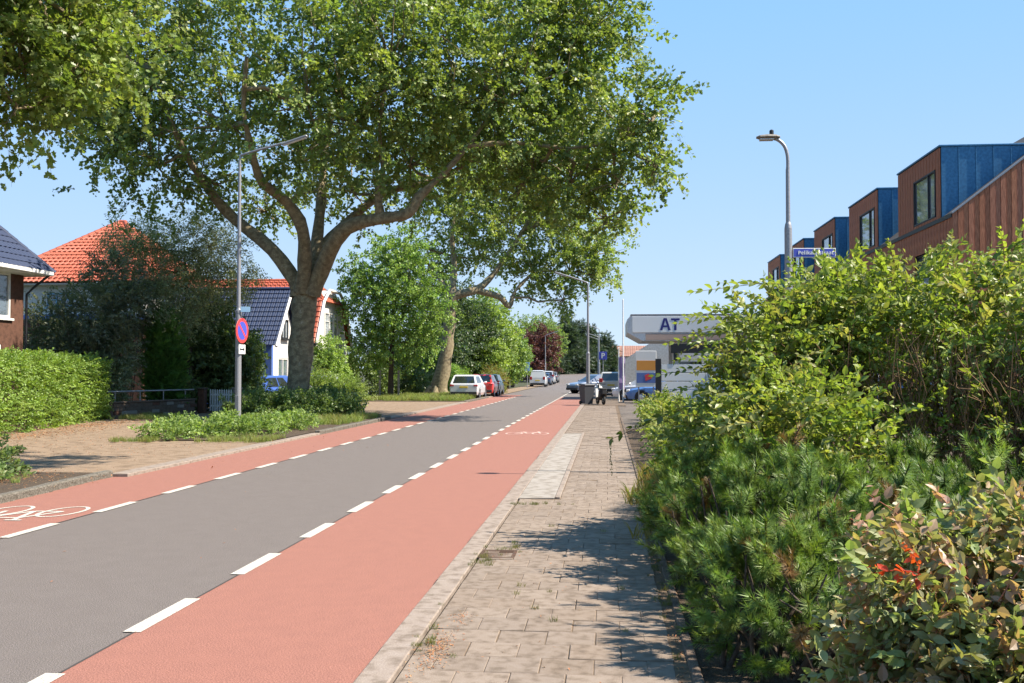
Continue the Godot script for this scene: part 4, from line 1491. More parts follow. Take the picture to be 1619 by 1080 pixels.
func build_trees() -> void:
	var plane := [spray(101, 22, 0.80, 0.150, 0.160, true, false, 0.4, 0.005, 0.35), spray(102, 20, 0.70, 0.145, 0.150, true, false, 0.6, 0.005, 0.35), spray(105, 24, 0.95, 0.135, 0.145, true, false, 0.3, 0.005, 0.35)]
	var lime := [spray(103, 20, 0.5, 0.11, 0.10, false, false, 0.5, 0.004), spray(104, 18, 0.45, 0.11, 0.09, false, false, 0.3, 0.004)]
	M.sprays_lime = lime
	var green := [Color(0.206, 0.289, 0.074), Color(0.265, 0.346, 0.091), Color(0.323, 0.384, 0.104), Color(0.167, 0.240, 0.074)]
	var fresh := [Color(0.226, 0.364, 0.091), Color(0.284, 0.413, 0.104), Color(0.176, 0.289, 0.083)]
	# the big plane beside the lamp post
	var lobes := [[-16.9, 10.2, -36.6, 3.0], [-17.4, 12.6, -36.5, 3.2], [-13.4, 11.3, -35.0, 3.0], [-15.8, 9.6, -38.7, 1.5], [-19.5, 12.4, -36.3, 2.2], [-20.7, 14.3, -36.2, 2.6], [-21.5, 16.3, -36.1, 3.0], [-18.3, 10.7, -36.4, 1.6], [-10.4, 11.9, -34.2, 3.5], [-9.0, 11.4, -35.3, 3.5], [-7.7, 13.4, -35.2, 3.7], [-13.2, 11.6, -43.0, 2.8], [-7.8, 10.7, -39.5, 3.1], [-5.8, 12.3, -35.6, 3.7], [-3.6, 12.3, -35.8, 3.7], [-1.9, 13.9, -38.0, 3.2], [-4.5, 11.0, -39.8, 3.2], [-10.8, 10.0, -42.2, 2.4], [-15.5, 9.4, -44.7, 1.6], [-15.8, 16.3, -36.7, 4.2], [-11.0, 17.3, -37.1, 4.7], [-6.2, 16.8, -37.6, 4.7], [-18.9, 15.0, -36.4, 3.5], [-2.1, 15.8, -38.0, 3.3], [-0.6, 14.7, -37.1, 2.0], [-0.9, 12.2, -39.0, 2.3], [0.7, 10.5, -35.4, 1.8], [1.5, 10.4, -34.5, 1.0], [1.6, 8.8, -34.5, 0.9], [0.4, 8.9, -36.2, 1.6], [-1.3, 9.1, -37.0, 1.9], [0.0, 7.6, -37.2, 1.0], [-3.1, 9.2, -37.9, 1.6]]
	var limbs := [
		[0.34, [-11.85, 4.6, -38.0], [-12.0, 5.2, -38.0], [-12.9, 6.42, -37.96], [-14.56, 7.72, -38.3], [-15.36, 8.75, -37.72], [-15.81, 9.89, -36.68], [-16.1, 11.2, -35.65], [-16.7, 12.84, -35.59]],
		[0.32, [-11.65, 4.8, -37.8], [-11.4, 5.9, -37.3], [-11.29, 6.94, -36.6], [-11.67, 7.92, -36.06], [-12.26, 8.44, -35.0], [-12.3, 9.36, -33.99], [-12.24, 10.64, -33.0], [-11.79, 12.06, -32.03]],
		[0.30, [-11.5, 4.8, -38.0], [-11.31, 5.68, -38.11], [-11.37, 7.92, -39.11], [-11.53, 9.63, -40.09], [-11.56, 11.95, -41.1], [-10.78, 13.79, -40.16], [-10.6, 16.5, -38.5]],
		[0.36, [-11.3, 4.7, -37.9], [-10.93, 5.4, -37.64], [-10.07, 6.59, -36.72], [-9.24, 7.11, -36.29], [-7.98, 7.26, -35.91], [-7.08, 7.35, -35.49], [-6.7, 7.94, -35.53], [-6.07, 8.55, -35.59], [-4.95, 9.8, -35.69], [-4.0, 11.5, -36.5]],
		[0.17, [-8.2, 7.25, -36.0], [-8.25, 8.18, -35.88], [-8.08, 8.99, -35.9], [-8.11, 10.49, -35.4], [-7.6, 13.0, -35.0]],
		[0.24, [-11.2, 6.0, -38.5], [-11.09, 6.6, -38.63], [-10.24, 8.08, -40.22], [-8.92, 9.29, -41.34], [-7.08, 9.69, -41.52], [-5.12, 10.67, -40.7], [-3.0, 12.5, -39.5]],
		[0.13, [-4.95, 9.8, -35.69], [-3.14, 9.9, -35.86], [-1.34, 9.7, -36.03], [0.45, 9.8, -35.3]]]
	tree("large old plane tree with forked limbs beside the lamp post with the no parking sign", [Vector3(-11.95, -0.1, -38), Vector3(-11.85, 0.9, -38), Vector3(-11.75, 2.6, -38), Vector3(-11.6, 4.3, -38), Vector3(-11.55, 5.3, -38)], [0.66, 0.50, 0.42, 0.42, 0.38], limbs, 0.09, lobes, plane, 2.0, [0.8, 1.2], green, M.bark, {"gap": 0.17, "grain": 1.1, "shell": 0.55, "small": 1.6, "group": "old plane trees along the street", "twigs": 10})
	# the second plane
	lobes = [[-10.5, 13.0, -69.3, 3.8], [-7.0, 13.0, -69.7, 4.0], [-3.5, 12.2, -70.0, 3.8], [-0.9, 10.4, -70.2, 2.5], [-2.6, 9.3, -70.1, 2.5], [-5.2, 8.6, -69.8, 1.8], [-0.4, 8.7, -69.3, 1.4], [-3.0, 6.8, -69.0, 1.1], [-8.1, 17.4, -71.6, 4.4], [-3.6, 17.0, -72.0, 4.4], [-11.7, 17.0, -71.2, 4.4], [-12.9, 9.5, -73.1, 2.2], [-9.2, 10.6, -73.5, 2.4]]
	limbs = [
		[0.42, [-10.45, 6.0, -67.3], [-10.2, 6.8, -67.3], [-9.33, 7.06, -67.42], [-8.33, 7.62, -68.02], [-7.32, 8.96, -68.62], [-5.64, 11.64, -69.28], [-4.5, 14.0, -70.0]],
		[0.24, [-8.94, 7.25, -67.66], [-7.27, 6.76, -68.12], [-6.65, 6.13, -68.48], [-6.24, 7.23, -68.72], [-4.77, 8.6, -69.36], [-2.6, 8.5, -69.56]],
		[0.36, [-10.45, 6.2, -67.3], [-10.43, 7.2, -67.5], [-10.42, 8.96, -68.32], [-10.55, 11.57, -68.31], [-9.77, 14.42, -69.38]],
		[0.26, [-10.45, 6.4, -67.33], [-10.9, 7.3, -67.7], [-11.62, 8.53, -68.21], [-12.67, 10.39, -70.12]],
		[0.20, [-5.64, 11.64, -69.28], [-3.49, 12.15, -69.98], [-1.31, 10.83, -70.19]]]
	tree("second plane tree with leaning trunk beside the parked white estate car", [Vector3(-11.35, -0.1, -67.23), Vector3(-11.1, 1.3, -67.25), Vector3(-10.81, 2.89, -67.28), Vector3(-10.52, 5.44, -67.31), Vector3(-10.40, 6.9, -67.33)], [0.66, 0.52, 0.45, 0.42, 0.36], limbs, 0.10, lobes, plane, 1.7, [0.95, 1.5], [green[0], green[1], green[2], Color(0.295, 0.393, 0.113)], M.bark, {"gap": 0.15, "grain": 0.9, "shell": 0.55, "small": 1.6, "group": "old plane trees along the street", "twigs": 8})
	# a third, whose trunk stands out of view and whose crown hangs in at the corner
	lobes = [[-10.7, 7.7, -19.1, 1.1], [-11.1, 6.9, -18.0, 0.9], [-10.9, 8.2, -18.6, 1.3], [-10.5, 8.7, -20.1, 1.2], [-11.2, 7.9, -18.3, 1.3], [-10.9, 8.9, -19.0, 1.4], [-11.9, 8.2, -17.0, 1.9], [-11.3, 10.4, -18.1, 1.5], [-10.6, 11.4, -19.4, 1.3], [-13.8, 10.0, -14.5, 2.8], [-9.5, 12.0, -12.0, 2.6], [-14, 12.5, -8.0, 3.8], [-10, 13.0, -7.0, 3.6], [-6.4, 11.6, -13.5, 2.0], [-4.6, 11.4, -15.4, 1.7], [-2.6, 11.4, -16.2, 1.6], [-1.0, 11.4, -17.0, 1.2], [-4.4, 11.6, -17.2, 1.5], [-2.8, 12.4, -15.0, 1.6], [-5.6, 12.6, -15.6, 1.8], [-3.8, 11.2, -18.3, 1.0], [-16.5, 10.5, -9.0, 3.0], [-14.0, 11.0, -2.0, 3.6]]
	limbs = [
		[0.34, [-12.6, 4.6, -5.0], [-12.4, 6.4, -7.0], [-12.2, 8.2, -11.0], [-12.0, 9.0, -15.0], [-11.2, 9.2, -18.0]],
		[0.30, [-12.5, 4.8, -5.0], [-11.0, 7.5, -7.5], [-8.5, 10.0, -11.5], [-5.5, 11.0, -14.5], [-2.5, 11.2, -16.2]],
		[0.32, [-12.6, 5.0, -4.8], [-13.2, 8.0, -5.0], [-13.4, 11.5, -6.0]]]
	tree("plane tree crown hanging into the street from a trunk beside the planted kerb bed", [Vector3(-12.6, -0.1, -5), Vector3(-12.6, 2.4, -5), Vector3(-12.55, 5.2, -5)], [0.72, 0.58, 0.5], limbs, 0.06, lobes, plane, 2.3, [0.75, 1.05], green, M.bark, {"gap": 0.10, "grain": 1.1, "shell": 0.5, "small": 1.7, "group": "old plane trees along the street", "twigs": 9})
	# young lime with stakes
	lobes = [[-13.2, 6.3, -61.0, 2.4], [-13.9, 8.2, -61.0, 1.9], [-11.8, 7.7, -60.2, 2.0], [-14.9, 5.9, -60.9, 1.7], [-11.0, 5.4, -60.2, 1.7], [-13.1, 3.8, -61.0, 1.9], [-14.7, 3.2, -60.9, 1.2], [-11.5, 3.6, -60.7, 1.4], [-15.5, 7.5, -60.8, 1.0], [-12.4, 9.4, -61.1, 1.3]]
	tree("young dense lime tree held by two wooden stakes", [Vector3(-13.2, -0.05, -61), Vector3(-13.2, 1.6, -61), Vector3(-13.1, 4.5, -61), Vector3(-13.0, 8.5, -61)], [0.20, 0.16, 0.12, 0.03], [], 0.04, lobes, lime, 5.6, [1.0, 1.6], fresh, M.bark_dark, {"gap": 0.2, "grain": 1.1, "called": "lime_tree"})
	for k in 2:
		var s := thing("tree_stake", ["round wooden stake on the side of the young lime nearer the gabled house", "round wooden stake between the young lime trunk and the second plane"][k], "stake", "stakes of the young lime", Vector3(-13.75 + 1.15 * k, 0, -60.4))
		var mb := MB.new()
		mb.lathe([[0.07, -0.1], [0.065, 1.75], [0.05, 1.8], [0.0, 1.8]], 10)
		part("post", mb, M.weathered, s)
		mb = MB.new()
		mb.tube([Vector3(0.04 - 0.08 * k, 1.6, -0.03), Vector3(0.3 - 0.6 * k, 1.6, -0.35), Vector3(0.47 - 0.94 * k, 1.6, -0.5)], [0.02], 5)
		part("strap", mb, M.black, s)
	# silvery small tree and its dark neighbours in the garden
	lobes = [[-18.7, 6.0, -39.4, 1.6], [-19.4, 7.0, -39.4, 1.0], [-17.8, 6.7, -40.5, 1.5], [-16.5, 7.2, -40.6, 1.3], [-16.0, 5.9, -40.7, 1.2], [-16.9, 4.7, -39.6, 1.5], [-17.7, 4.4, -38.5, 1.5], [-15.2, 5.6, -40.8, 0.8]]
	var willow := [spray(110, 26, 0.5, 0.085, 0.028, false, false, 0.5, 0.003), spray(111, 24, 0.45, 0.09, 0.03, false, false, 0.7, 0.003)]
	tree("silvery narrow leaved garden tree rising behind the clipped cypress column", [Vector3(-17.0, 0, -40.2), Vector3(-17.1, 2.0, -40.2), Vector3(-17.2, 4.6, -40.1), Vector3(-17.3, 6.6, -40)], [0.16, 0.13, 0.09, 0.03], [], 0.03, lobes, willow, 15, [1.0, 1.6], [Color(0.326, 0.369, 0.221), Color(0.388, 0.418, 0.265), Color(0.239, 0.289, 0.147)], M.bark_dark, {"gap": 0.24, "grain": 1.2, "called": "garden_tree"})
	# trees farther along
	var far := [
		["dark evergreen tree rising behind the long clipped hedge", [[-12.6, 4.6, -86.3, 3.3], [-13.5, 3.4, -81.2, 2.6], [-13.6, 7.4, -86.3, 2.2]], [Color(0.069, 0.116, 0.060), Color(0.097, 0.144, 0.067)], 5.0],
		["bright green birch like tree standing past the red car", [[-10.4, 4.6, -89.5, 2.3], [-10.6, 6.7, -89.4, 1.8], [-10.2, 2.6, -86.5, 1.7], [-11.2, 5.4, -88, 1.6]], [Color(0.256, 0.364, 0.104), Color(0.314, 0.423, 0.113)], 6.0],
		["small leafy tree at the garden fence before the white van", [[-9.9, 3.0, -99.6, 1.8], [-9.6, 4.2, -100, 1.4], [-10.8, 3.6, -98.0, 1.6]], [Color(0.196, 0.307, 0.091), Color(0.256, 0.364, 0.104)], 6.0],
		["low green tree beside the white van", [[-10.2, 2.6, -108.8, 1.7], [-9.9, 3.6, -110, 1.3]], [Color(0.217, 0.327, 0.091), Color(0.176, 0.269, 0.083)], 6.0],
		["copper beech with dark purple crown beyond the white van", [[-10.2, 4.4, -141, 3.4], [-9.0, 5.6, -141, 2.4], [-11.5, 3.6, -140, 2.6]], [Color(0.117, 0.046, 0.054), Color(0.156, 0.062, 0.066)], 4.0],
		["light green rounded tree behind the copper beech", [[-10.5, 7.4, -155, 3.2], [-9.4, 6.0, -156, 3.0], [-12.4, 6.4, -154, 3.0]], [Color(0.217, 0.317, 0.104), Color(0.275, 0.364, 0.113)], 4.0],
		["broad tree standing back behind the roadside gardens near the white van", [[-15, 6.0, -120, 3.6], [-18, 7.0, -124, 4.0], [-14, 4.0, -116, 3.0]], [Color(0.138, 0.212, 0.081), Color(0.196, 0.269, 0.091)], 3.6]]
	for f in far:
		var c: Array = f[1][0]
		var p := Vector3(c[0], lift(c[2]), c[2])
		tree(f[0], [p, p + Vector3(0.1, 1.5, 0), p + Vector3(0.1, c[1] + 1.0, 0)], [0.22, 0.18, 0.06], [], 0.06, f[1], lime, f[3], [1.3, 2.2], f[2], M.bark_dark, {"gap": 0.12, "grain": 0.8, "called": "roadside_tree", "floor": p.y + 0.4, "twigs": 6})
	# dark pines on the rise
	var bough := [needle_bough(120), needle_bough(121)]
	M.boughs = bough
	var spots := [[-9.5, -188, 10.0], [-6.6, -192, 12.4], [-3.9, -196, 11.0], [-1.3, -198, 9.8], [1.2, -200, 8.4], [-12.0, -200, 9.5]]
	var plabels := ["dark pine of the far group standing nearest the copper beech", "tallest dark pine of the far group on the rise", "dark pine standing next to the tallest one on the rise", "broad dark pine between the far lamp posts", "shortest dark pine at the open end of the far group", "dark pine standing behind the light green rounded tree"]
	for k in spots.size():
		var s: Array = spots[k]
		var h: float = s[2]
		var p := on(s[0] + 1.2, 0, s[1])
		var t := thing("pine_tree", plabels[k], "tree", "pines on the rise", Vector3.ZERO)
		var mb := MB.new()
		mb.tube([p, p + Vector3(0, h * 0.5, 0), p + Vector3(0, h * 0.96, 0)], [0.24, 0.16, 0.04], 8, false)
		part("trunk", mb, M.bark_dark, t)
		var pl := []
		for j in 9:
			var ff := 0.12 + 0.84 * j / 9.0
			for i in 3:
				var a := rng.randf() * TAU
				var rad: float = h * 0.30 * (1.08 - ff)
				pl.append([p.x + cos(a) * rad * 0.7, p.y + h * ff, p.z + sin(a) * rad * 0.7, maxf(0.4, rad * 0.75), maxf(0.3, rad * 0.5), maxf(0.4, rad * 0.75)])
		leafage("crown", bough, M.needle, pl, 7.0, [0.9, 1.5], [Color(0.055, 0.093, 0.064), Color(0.088, 0.128, 0.083)], t, {"gap": 0.12, "grain": 0.5})

# ---------------------------------------------------------------- gardens on the far side
func hedge(called: String, label: String, a: Vector3, b: Vector3, depth: float, height: float, meshes: Array, per: float, size: Array, cols: Array) -> void:
	# a, b: foot of the front face; the hedge stands behind it (to the left going from a to b)
	var t := thing(called, label, "hedge")
	var along := (b - a).normalized()
	var back := Vector3.UP.cross(along).normalized()
	var L := (b - a).length()
	var turn := Basis(along, Vector3.UP, along.cross(Vector3.UP))
	var mb := MB.new()
	var n_ := int(L / 0.5)
	for k in n_:      # bare stems inside
		var p := a.lerp(b, (k + 0.5) / n_) + back * depth * 0.5
		for j in 3:
			mb.tube(wander(p, p + Vector3(rng.randfn() * 0.25, height * 0.9, rng.randfn() * 0.25), 3, 0.06), [0.025, 0.02, 0.012, 0.006], 4, false)
	stuff(part("stems", mb, M.bark_dark, t))
	var where := []
	var tints := []
	for _m in meshes:
		where.append([])
		tints.append([])
	var faces := [[L * height, 0], [L * height * 0.5, 1], [L * depth * 1.3, 2], [depth * height, 3], [depth * height, 4]]
	for f in faces:
		for i in int(f[0] * per):
			var u := rng.randf()
			var w := rng.randf()
			var inset := absf(rng.randfn()) * 0.10
			var bump := 0.10 * noise.get_noise_2d((a.x + u * L) * 60.0, w * height * 60.0 + f[1] * 900.0)
			var p: Vector3
			var nn: Vector3
			match f[1]:
				0:
					p = a + along * L * u + Vector3.UP * height * w + back * (inset + bump)
					nn = -back
				1:
					p = a + along * L * u + Vector3.UP * height * w + back * (depth - inset)
					nn = back
				2:
					p = a + along * L * u + back * depth * w + Vector3.UP * (height - inset + bump)
					nn = Vector3.UP
				3:
					p = a + along * inset + Vector3.UP * height * w + back * depth * u
					nn = -along
				_:
					p = b - along * inset + Vector3.UP * height * w + back * depth * u
					nn = along
			var dir := nn + Vector3(rng.randfn(), rng.randfn() + 0.5, rng.randfn()) * 0.5
			var k := rng.randi() % meshes.size()
			where[k].append(Transform3D(aim(dir, rng.randf_range(-1, 1), rng.randf_range(size[0], size[1])), p))
			tints[k].append(pick(cols))
	for k in meshes.size():
		copies_of("foliage", meshes[k], M.leaf, where[k], tints[k], t)

func shrub(called: String, label: String, lobes: Array, meshes: Array, material: Material, per: float, size: Array, cols: Array, opt := {}) -> Node3D:
	var t := thing(called, label, opt.get("category", "shrub"), opt.get("group", ""))
	var mb := MB.new()
	for l in lobes:
		for k in opt.get("stems", 5):
			var top: Vector3 = Vector3(l[0], l[1], l[2]) + Vector3(rng.randfn(), rng.randf(), rng.randfn()) * l[3] * 0.5
			var foot := Vector3(l[0] + rng.randfn() * 0.15, opt.get("ground", 0.0), l[2] + rng.randfn() * 0.15)
			mb.tube(wander(foot, top, 4, 0.05), taper(opt.get("stem_r", 0.02), 0.005, 5), 5, false)
	stuff(part("stems", mb, opt.get("bark", M.bark_dark), t))
	opt["floor"] = opt.get("floor", 0.04)
	leafage("foliage", meshes, material, lobes, per, size, cols, t, opt)
	return t

func build_gardens() -> void:
	var small := [spray(130, 22, 0.26, 0.050, 0.030, false, true, 0.2, 0.003), spray(131, 20, 0.24, 0.055, 0.033, false, false, 0.2, 0.003)]
	var lime: Array = M.sprays_lime
	var bough: Array = M.boughs
	hedge("clipped_hedge", "tall clipped light green hedge in front of the brick house", Vector3(-14.2, 0.05, -18.0), Vector3(-17.5, 0.05, -33.9), 1.3, 1.95, small, 62, [1.0, 1.6], [Color(0.244, 0.375, 0.081), Color(0.323, 0.451, 0.091), Color(0.196, 0.307, 0.067)])
	hedge("clipped_hedge", "long low clipped hedge behind the parked white and red cars", Vector3(-11.6, 0.03, -72), Vector3(-11.9, 0.03, -101), 1.4, 1.85, lime, 12, [0.8, 1.2], [Color(0.235, 0.384, 0.081), Color(0.295, 0.443, 0.091)])
	shrub("dark_shrub", "large dark grey green spreading shrub behind the clipped hedge", [[-18.7, 3.7, -35.4, 1.5], [-19.5, 3.2, -34.3, 1.2], [-19.0, 2.4, -36.6, 1.4], [-19.6, 1.9, -35.6, 1.3], [-18.4, 4.2, -37.4, 1.1], [-18.5, 5.0, -36.4, 1.1], [-20.0, 2.0, -35.0, 1.3]], small, M.leaf, 24, [1.3, 2.0], [Color(0.176, 0.203, 0.133), Color(0.226, 0.246, 0.176), Color(0.132, 0.160, 0.104)], {"gap": 0.16, "grain": 1.3})
	shrub("pale_shrub", "pale grey green bush at the end of the clipped hedge", [[-18.0, 1.5, -35.2, 0.75], [-18.1, 0.8, -34.9, 0.7], [-17.9, 2.3, -35.8, 0.65]], small, M.leaf, 60, [1.0, 1.5], [Color(0.275, 0.327, 0.206), Color(0.352, 0.384, 0.276), Color(0.196, 0.251, 0.139)], {"gap": 0.1})
	shrub("cypress_column", "dense dark green clipped cypress column behind the low garden wall", [[-17.25, 1.0, -38.0, 0.58, 0.9, 0.58], [-17.25, 2.0, -38.0, 0.62, 1.0, 0.62], [-17.25, 2.95, -38.0, 0.56, 0.95, 0.56]], bough, M.needle, 150, [0.35, 0.6], [Color(0.113, 0.246, 0.053), Color(0.151, 0.289, 0.062), Color(0.088, 0.190, 0.050)], {"up": 1.6, "shell": 0.25, "category": "cypress"})
	shrub("round_shrub", "small round dark shrub at the foot of the cypress column", [[-16.95, 0.75, -39.2, 0.6, 0.75, 0.6]], small, M.leaf, 80, [0.9, 1.3], [Color(0.125, 0.190, 0.074), Color(0.163, 0.227, 0.088)], {})
	shrub("evergreen_shrub", "mass of dark evergreen shrubs behind the white picket gate", [[-16.5, 2.4, -41.4, 1.5], [-16.2, 1.4, -41.5, 1.2], [-17.4, 3.5, -42.3, 1.4], [-16.4, 1.5, -42.6, 1.0], [-16.6, 2.5, -43.4, 1.1], [-18.0, 1.4, -41.6, 1.3]], lime, M.leaf, 20, [0.9, 1.4], [Color(0.113, 0.172, 0.066), Color(0.151, 0.209, 0.074), Color(0.094, 0.142, 0.059)], {"gap": 0.12})
	shrub("climbing_shrub", "upright leafy shrub between the lamp post and the blue roofed house", [[-15.6, 1.0, -43.0, 0.5, 1.0, 0.5], [-15.6, 2.4, -43.1, 0.45, 0.9, 0.45]], lime, M.leaf, 34, [0.7, 1.1], [Color(0.125, 0.203, 0.074), Color(0.169, 0.246, 0.081)], {})
	# beds beside the kerb
	var broad := [spray(132, 14, 0.30, 0.10, 0.055, false, true, 0.5, 0.004), spray(133, 12, 0.28, 0.11, 0.06, false, false, 0.6, 0.004)]
	var bed := []
	for p in [[-10.7, -23.6], [-10.2, -24.6], [-9.6, -25.2], [-9.0, -25.8], [-11.0, -25.4], [-10.2, -26.2], [-9.4, -26.9], [-8.8, -27.6], [-11.6, -27.0], [-10.6, -27.8], [-9.6, -28.6], [-9.0, -28.6], [-9.4, -29.8]]:
		bed.append([p[0], 0.16 + rng.randf() * 0.10, p[1], 0.62, 0.24, 0.62])
	shrub("bed_plant", "low light green leafy ground cover around the foot of the lamp post", bed, broad, M.leaf, 46, [0.55, 0.9], [Color(0.265, 0.384, 0.104), Color(0.352, 0.462, 0.148), Color(0.196, 0.298, 0.091)], {"up": 0.9, "stem_r": 0.008, "category": "plant", "floor": 0.08})
	var ivy := []
	for p in [[-12.6, -36.6, 0.65], [-11.6, -36.3, 0.6], [-10.6, -36.5, 0.7], [-13.0, -37.4, 0.65], [-10.5, -37.6, 0.75], [-9.6, -35.4, 0.6], [-10.4, -34.6, 0.6], [-11.6, -35.0, 0.7], [-12.4, -34.4, 0.7]]:
		ivy.append([p[0], p[2] * 0.55, p[1], 0.85, p[2] * 0.75, 0.8])
	shrub("trunk_shoots", "dark green suckers and ivy growing round the foot of the large plane", ivy, lime, M.leaf, 30, [0.6, 1.0], [Color(0.125, 0.203, 0.074), Color(0.169, 0.246, 0.081), Color(0.188, 0.259, 0.088)], {"up": 0.7, "category": "plant", "floor": 0.08, "stem_r": 0.01})
	shrub("box_bush", "rounded bright bush past the foot of the large plane", [[-13.2, 0.75, -47.6, 0.95, 0.75, 0.9], [-12.3, 0.65, -47.6, 0.85, 0.7, 0.8], [-13.9, 0.9, -46.8, 0.8, 0.9, 0.8]], small, M.leaf, 60, [1.0, 1.5], [Color(0.256, 0.364, 0.091), Color(0.333, 0.423, 0.113), Color(0.156, 0.231, 0.067)], {})
	shrub("leaning_bush", "loose light green bush before the white gable", [[-15.6, 2.0, -56.0, 0.9], [-15.9, 2.9, -56.2, 0.75], [-15.3, 1.1, -55.8, 0.9]], lime, M.leaf, 22, [0.8, 1.2], [Color(0.256, 0.384, 0.104), Color(0.314, 0.443, 0.113)], {"gap": 0.12})
	shrub("garden_shrub", "mixed leafy garden shrubs behind the young lime and its stakes", [[-15.5, 1.2, -66, 1.4], [-17.5, 1.6, -64, 1.6], [-13.8, 1.0, -68, 1.2], [-18.5, 2.6, -66, 1.8], [-15.5, 3.0, -70, 1.9], [-13.5, 2.4, -72.0, 1.5]], lime, M.leaf, 10, [1.0, 1.6], [Color(0.151, 0.222, 0.074), Color(0.188, 0.259, 0.081), Color(0.125, 0.184, 0.066)], {"gap": 0.1})
	shrub("flowering_shrub", "bush dotted with white blossom beside the second plane trunk", [[-12.9, 0.9, -70.2, 0.9], [-13.9, 0.8, -70.0, 0.9]], small, M.leaf, 40, [1.2, 1.8], [Color(0.703, 0.688, 0.562), Color(0.235, 0.327, 0.113), Color(0.469, 0.500, 0.312)], {})
	shrub("berry_bush", "reddish green bush at the road edge past the parked cars", [[-8.9, 0.8, -80, 0.95], [-9.1, 0.7, -81.4, 0.95], [-9.4, 1.1, -82.6, 1.0]], small, M.leaf, 44, [1.2, 1.8], [Color(0.250, 0.156, 0.062), Color(0.235, 0.307, 0.091), Color(0.303, 0.298, 0.081)], {"ground": 0.03})
	shrub("kerb_plant", "small green plants in the kerb bed below the overhanging plane crown", [[-9.5, 0.18, -15.0, 0.35, 0.22, 0.35], [-9.9, 0.26, -15.4, 0.4, 0.28, 0.4], [-9.2, 0.12, -14.2, 0.3, 0.14, 0.4], [-10.4, 0.35, -14.6, 0.5, 0.35, 0.5]], broad, M.leaf, 50, [0.6, 0.9], [Color(0.146, 0.222, 0.083), Color(0.235, 0.251, 0.113), Color(0.196, 0.289, 0.091)], {"up": 0.8, "category": "plant", "stem_r": 0.006, "floor": 0.08})
	# grass
	var tuft := [grass_tuft(140, 26, 0.30, 0.12), grass_tuft(141, 30, 0.22, 0.15)]
	M.tufts = tuft
	var gr := thing("grass_patch", "short and tall grass growing round the planes and stakes", "grass")
	gr.set_meta("kind", "stuff")
	var where := []
	var tints := []
	for r in [[-13.6, -8.1, -56, -65.8, 1600, 1.0], [-12.4, -8.1, -30.5, -36.0, 700, 0.75], [-11.6, -10.6, -22.6, -23.6, 110, 0.4], [-11.6, -9.2, -66, -70, 500, 1.1], [-10.8, -8.6, -9.5, -15.0, 60, 0.45], [-16.9, -15.2, -36.0, -33.0, 160, 0.6], [-9.6, -7.9, -22.6, -24.5, 140, 0.5]]:
		for i in r[4]:
			var p := Vector3(rng.randf_range(r[0], r[1]), 0.07, rng.randf_range(r[3], r[2]))
			if noise.get_noise_2d(p.x * 90, p.z * 90) < -0.22:
				continue
			where.append(Transform3D(Basis(Vector3.UP, rng.randf() * TAU) * Basis.from_scale(Vector3.ONE * r[5] * rng.randf_range(0.7, 1.4)), p))
			tints.append(pick([Color(0.235, 0.327, 0.091), Color(0.314, 0.384, 0.113), Color(0.266, 0.250, 0.094)]))
	copies_of("blades", tuft[0], M.leaf, where, tints, gr)
	# low garden wall, rail, gate
	var w := thing("garden_wall", "low weathered brick garden wall with a metal rail above it", "wall")
	var mb := MB.new()
	var wa := Vector3(-17.4, 0, -33.9)
	var wb := Vector3(-16.3, 0, -38.7)
	var dir := (wb - wa).normalized()
	var tb := Basis(dir, Vector3.UP, dir.cross(Vector3.UP))
	var len := (wb - wa).length()
	var brick := MB.new()
	brick.box(Vector3.ZERO, Vector3(0.41, 0.125, 0.20), Basis.IDENTITY, 0.008)
	var bmesh := brick.mesh()
	for row in 4:
		for k in 12:
			var u := (k + 0.5 + (0.5 if row % 2 else 0.0)) * 0.42
			if u > len:
				continue
			var o := part("stone", bmesh, [M.garden_wall, M.brick, M.weathered][rng.randi() % 3] if rng.randf() < 0.3 else M.garden_wall, w)
			o.transform = Transform3D(tb * Basis(Vector3.UP, rng.randfn() * 0.01), wa + dir * u + Vector3(0, 0.115 + 0.132 * row, 0) + tb.z * rng.randfn() * 0.004)
	mb.box((wa + wb) * 0.5 + Vector3(0, 0.30, 0), Vector3(len, 0.56, 0.15), tb)
	part("core", mb, M.garden_wall, w)
	mb = MB.new()
	mb.box((wa + wb) * 0.5 + Vector3(0, 0.62, 0), Vector3(len + 0.05, 0.06, 0.26), tb, 0.012)
	part("coping", mb, M.garden_wall, w)
	mb = MB.new()
	mb.tube([wa + Vector3(0, 1.0, 0), wb + Vector3(0, 1.0, 0)], [0.03], 8)
	part("rail", mb, M.galv, w)
	for k in 4:
		mb = MB.new()
		var p := wa.lerp(wb, (k + 0.3) / 3.7)
		mb.tube([p + Vector3(0, 0.62, 0), p + Vector3(0, 1.0, 0)], [0.022], 8)
		part("post", mb, M.galv, w)
	for k in 2:
		var gp := thing("gate_post", ["squat brick gate post joining the low garden wall", "slim wooden gate post beside the upright leafy shrub"][k], "post", "", Vector3([-16.15, -14.9][k], 0.05, [-39.2, -39.7][k]))
		mb = MB.new()
		mb.span(Vector3(-0.14, 0, -0.14), Vector3(0.14, 0.95, 0.14), 0.02)
		part("shaft", mb, [M.brick, M.weathered][k], gp)
		mb = MB.new()
		mb.span(Vector3(-0.18, 0.95, -0.18), Vector3(0.18, 1.02, 0.18), 0.02)
		part("cap", mb, [M.garden_wall, M.weathered][k], gp)
	var g := thing("picket_gate", "white picket gate between two posts behind the lamp post", "gate", "", Vector3(-15.5, 0.1, -39.45), -0.35)
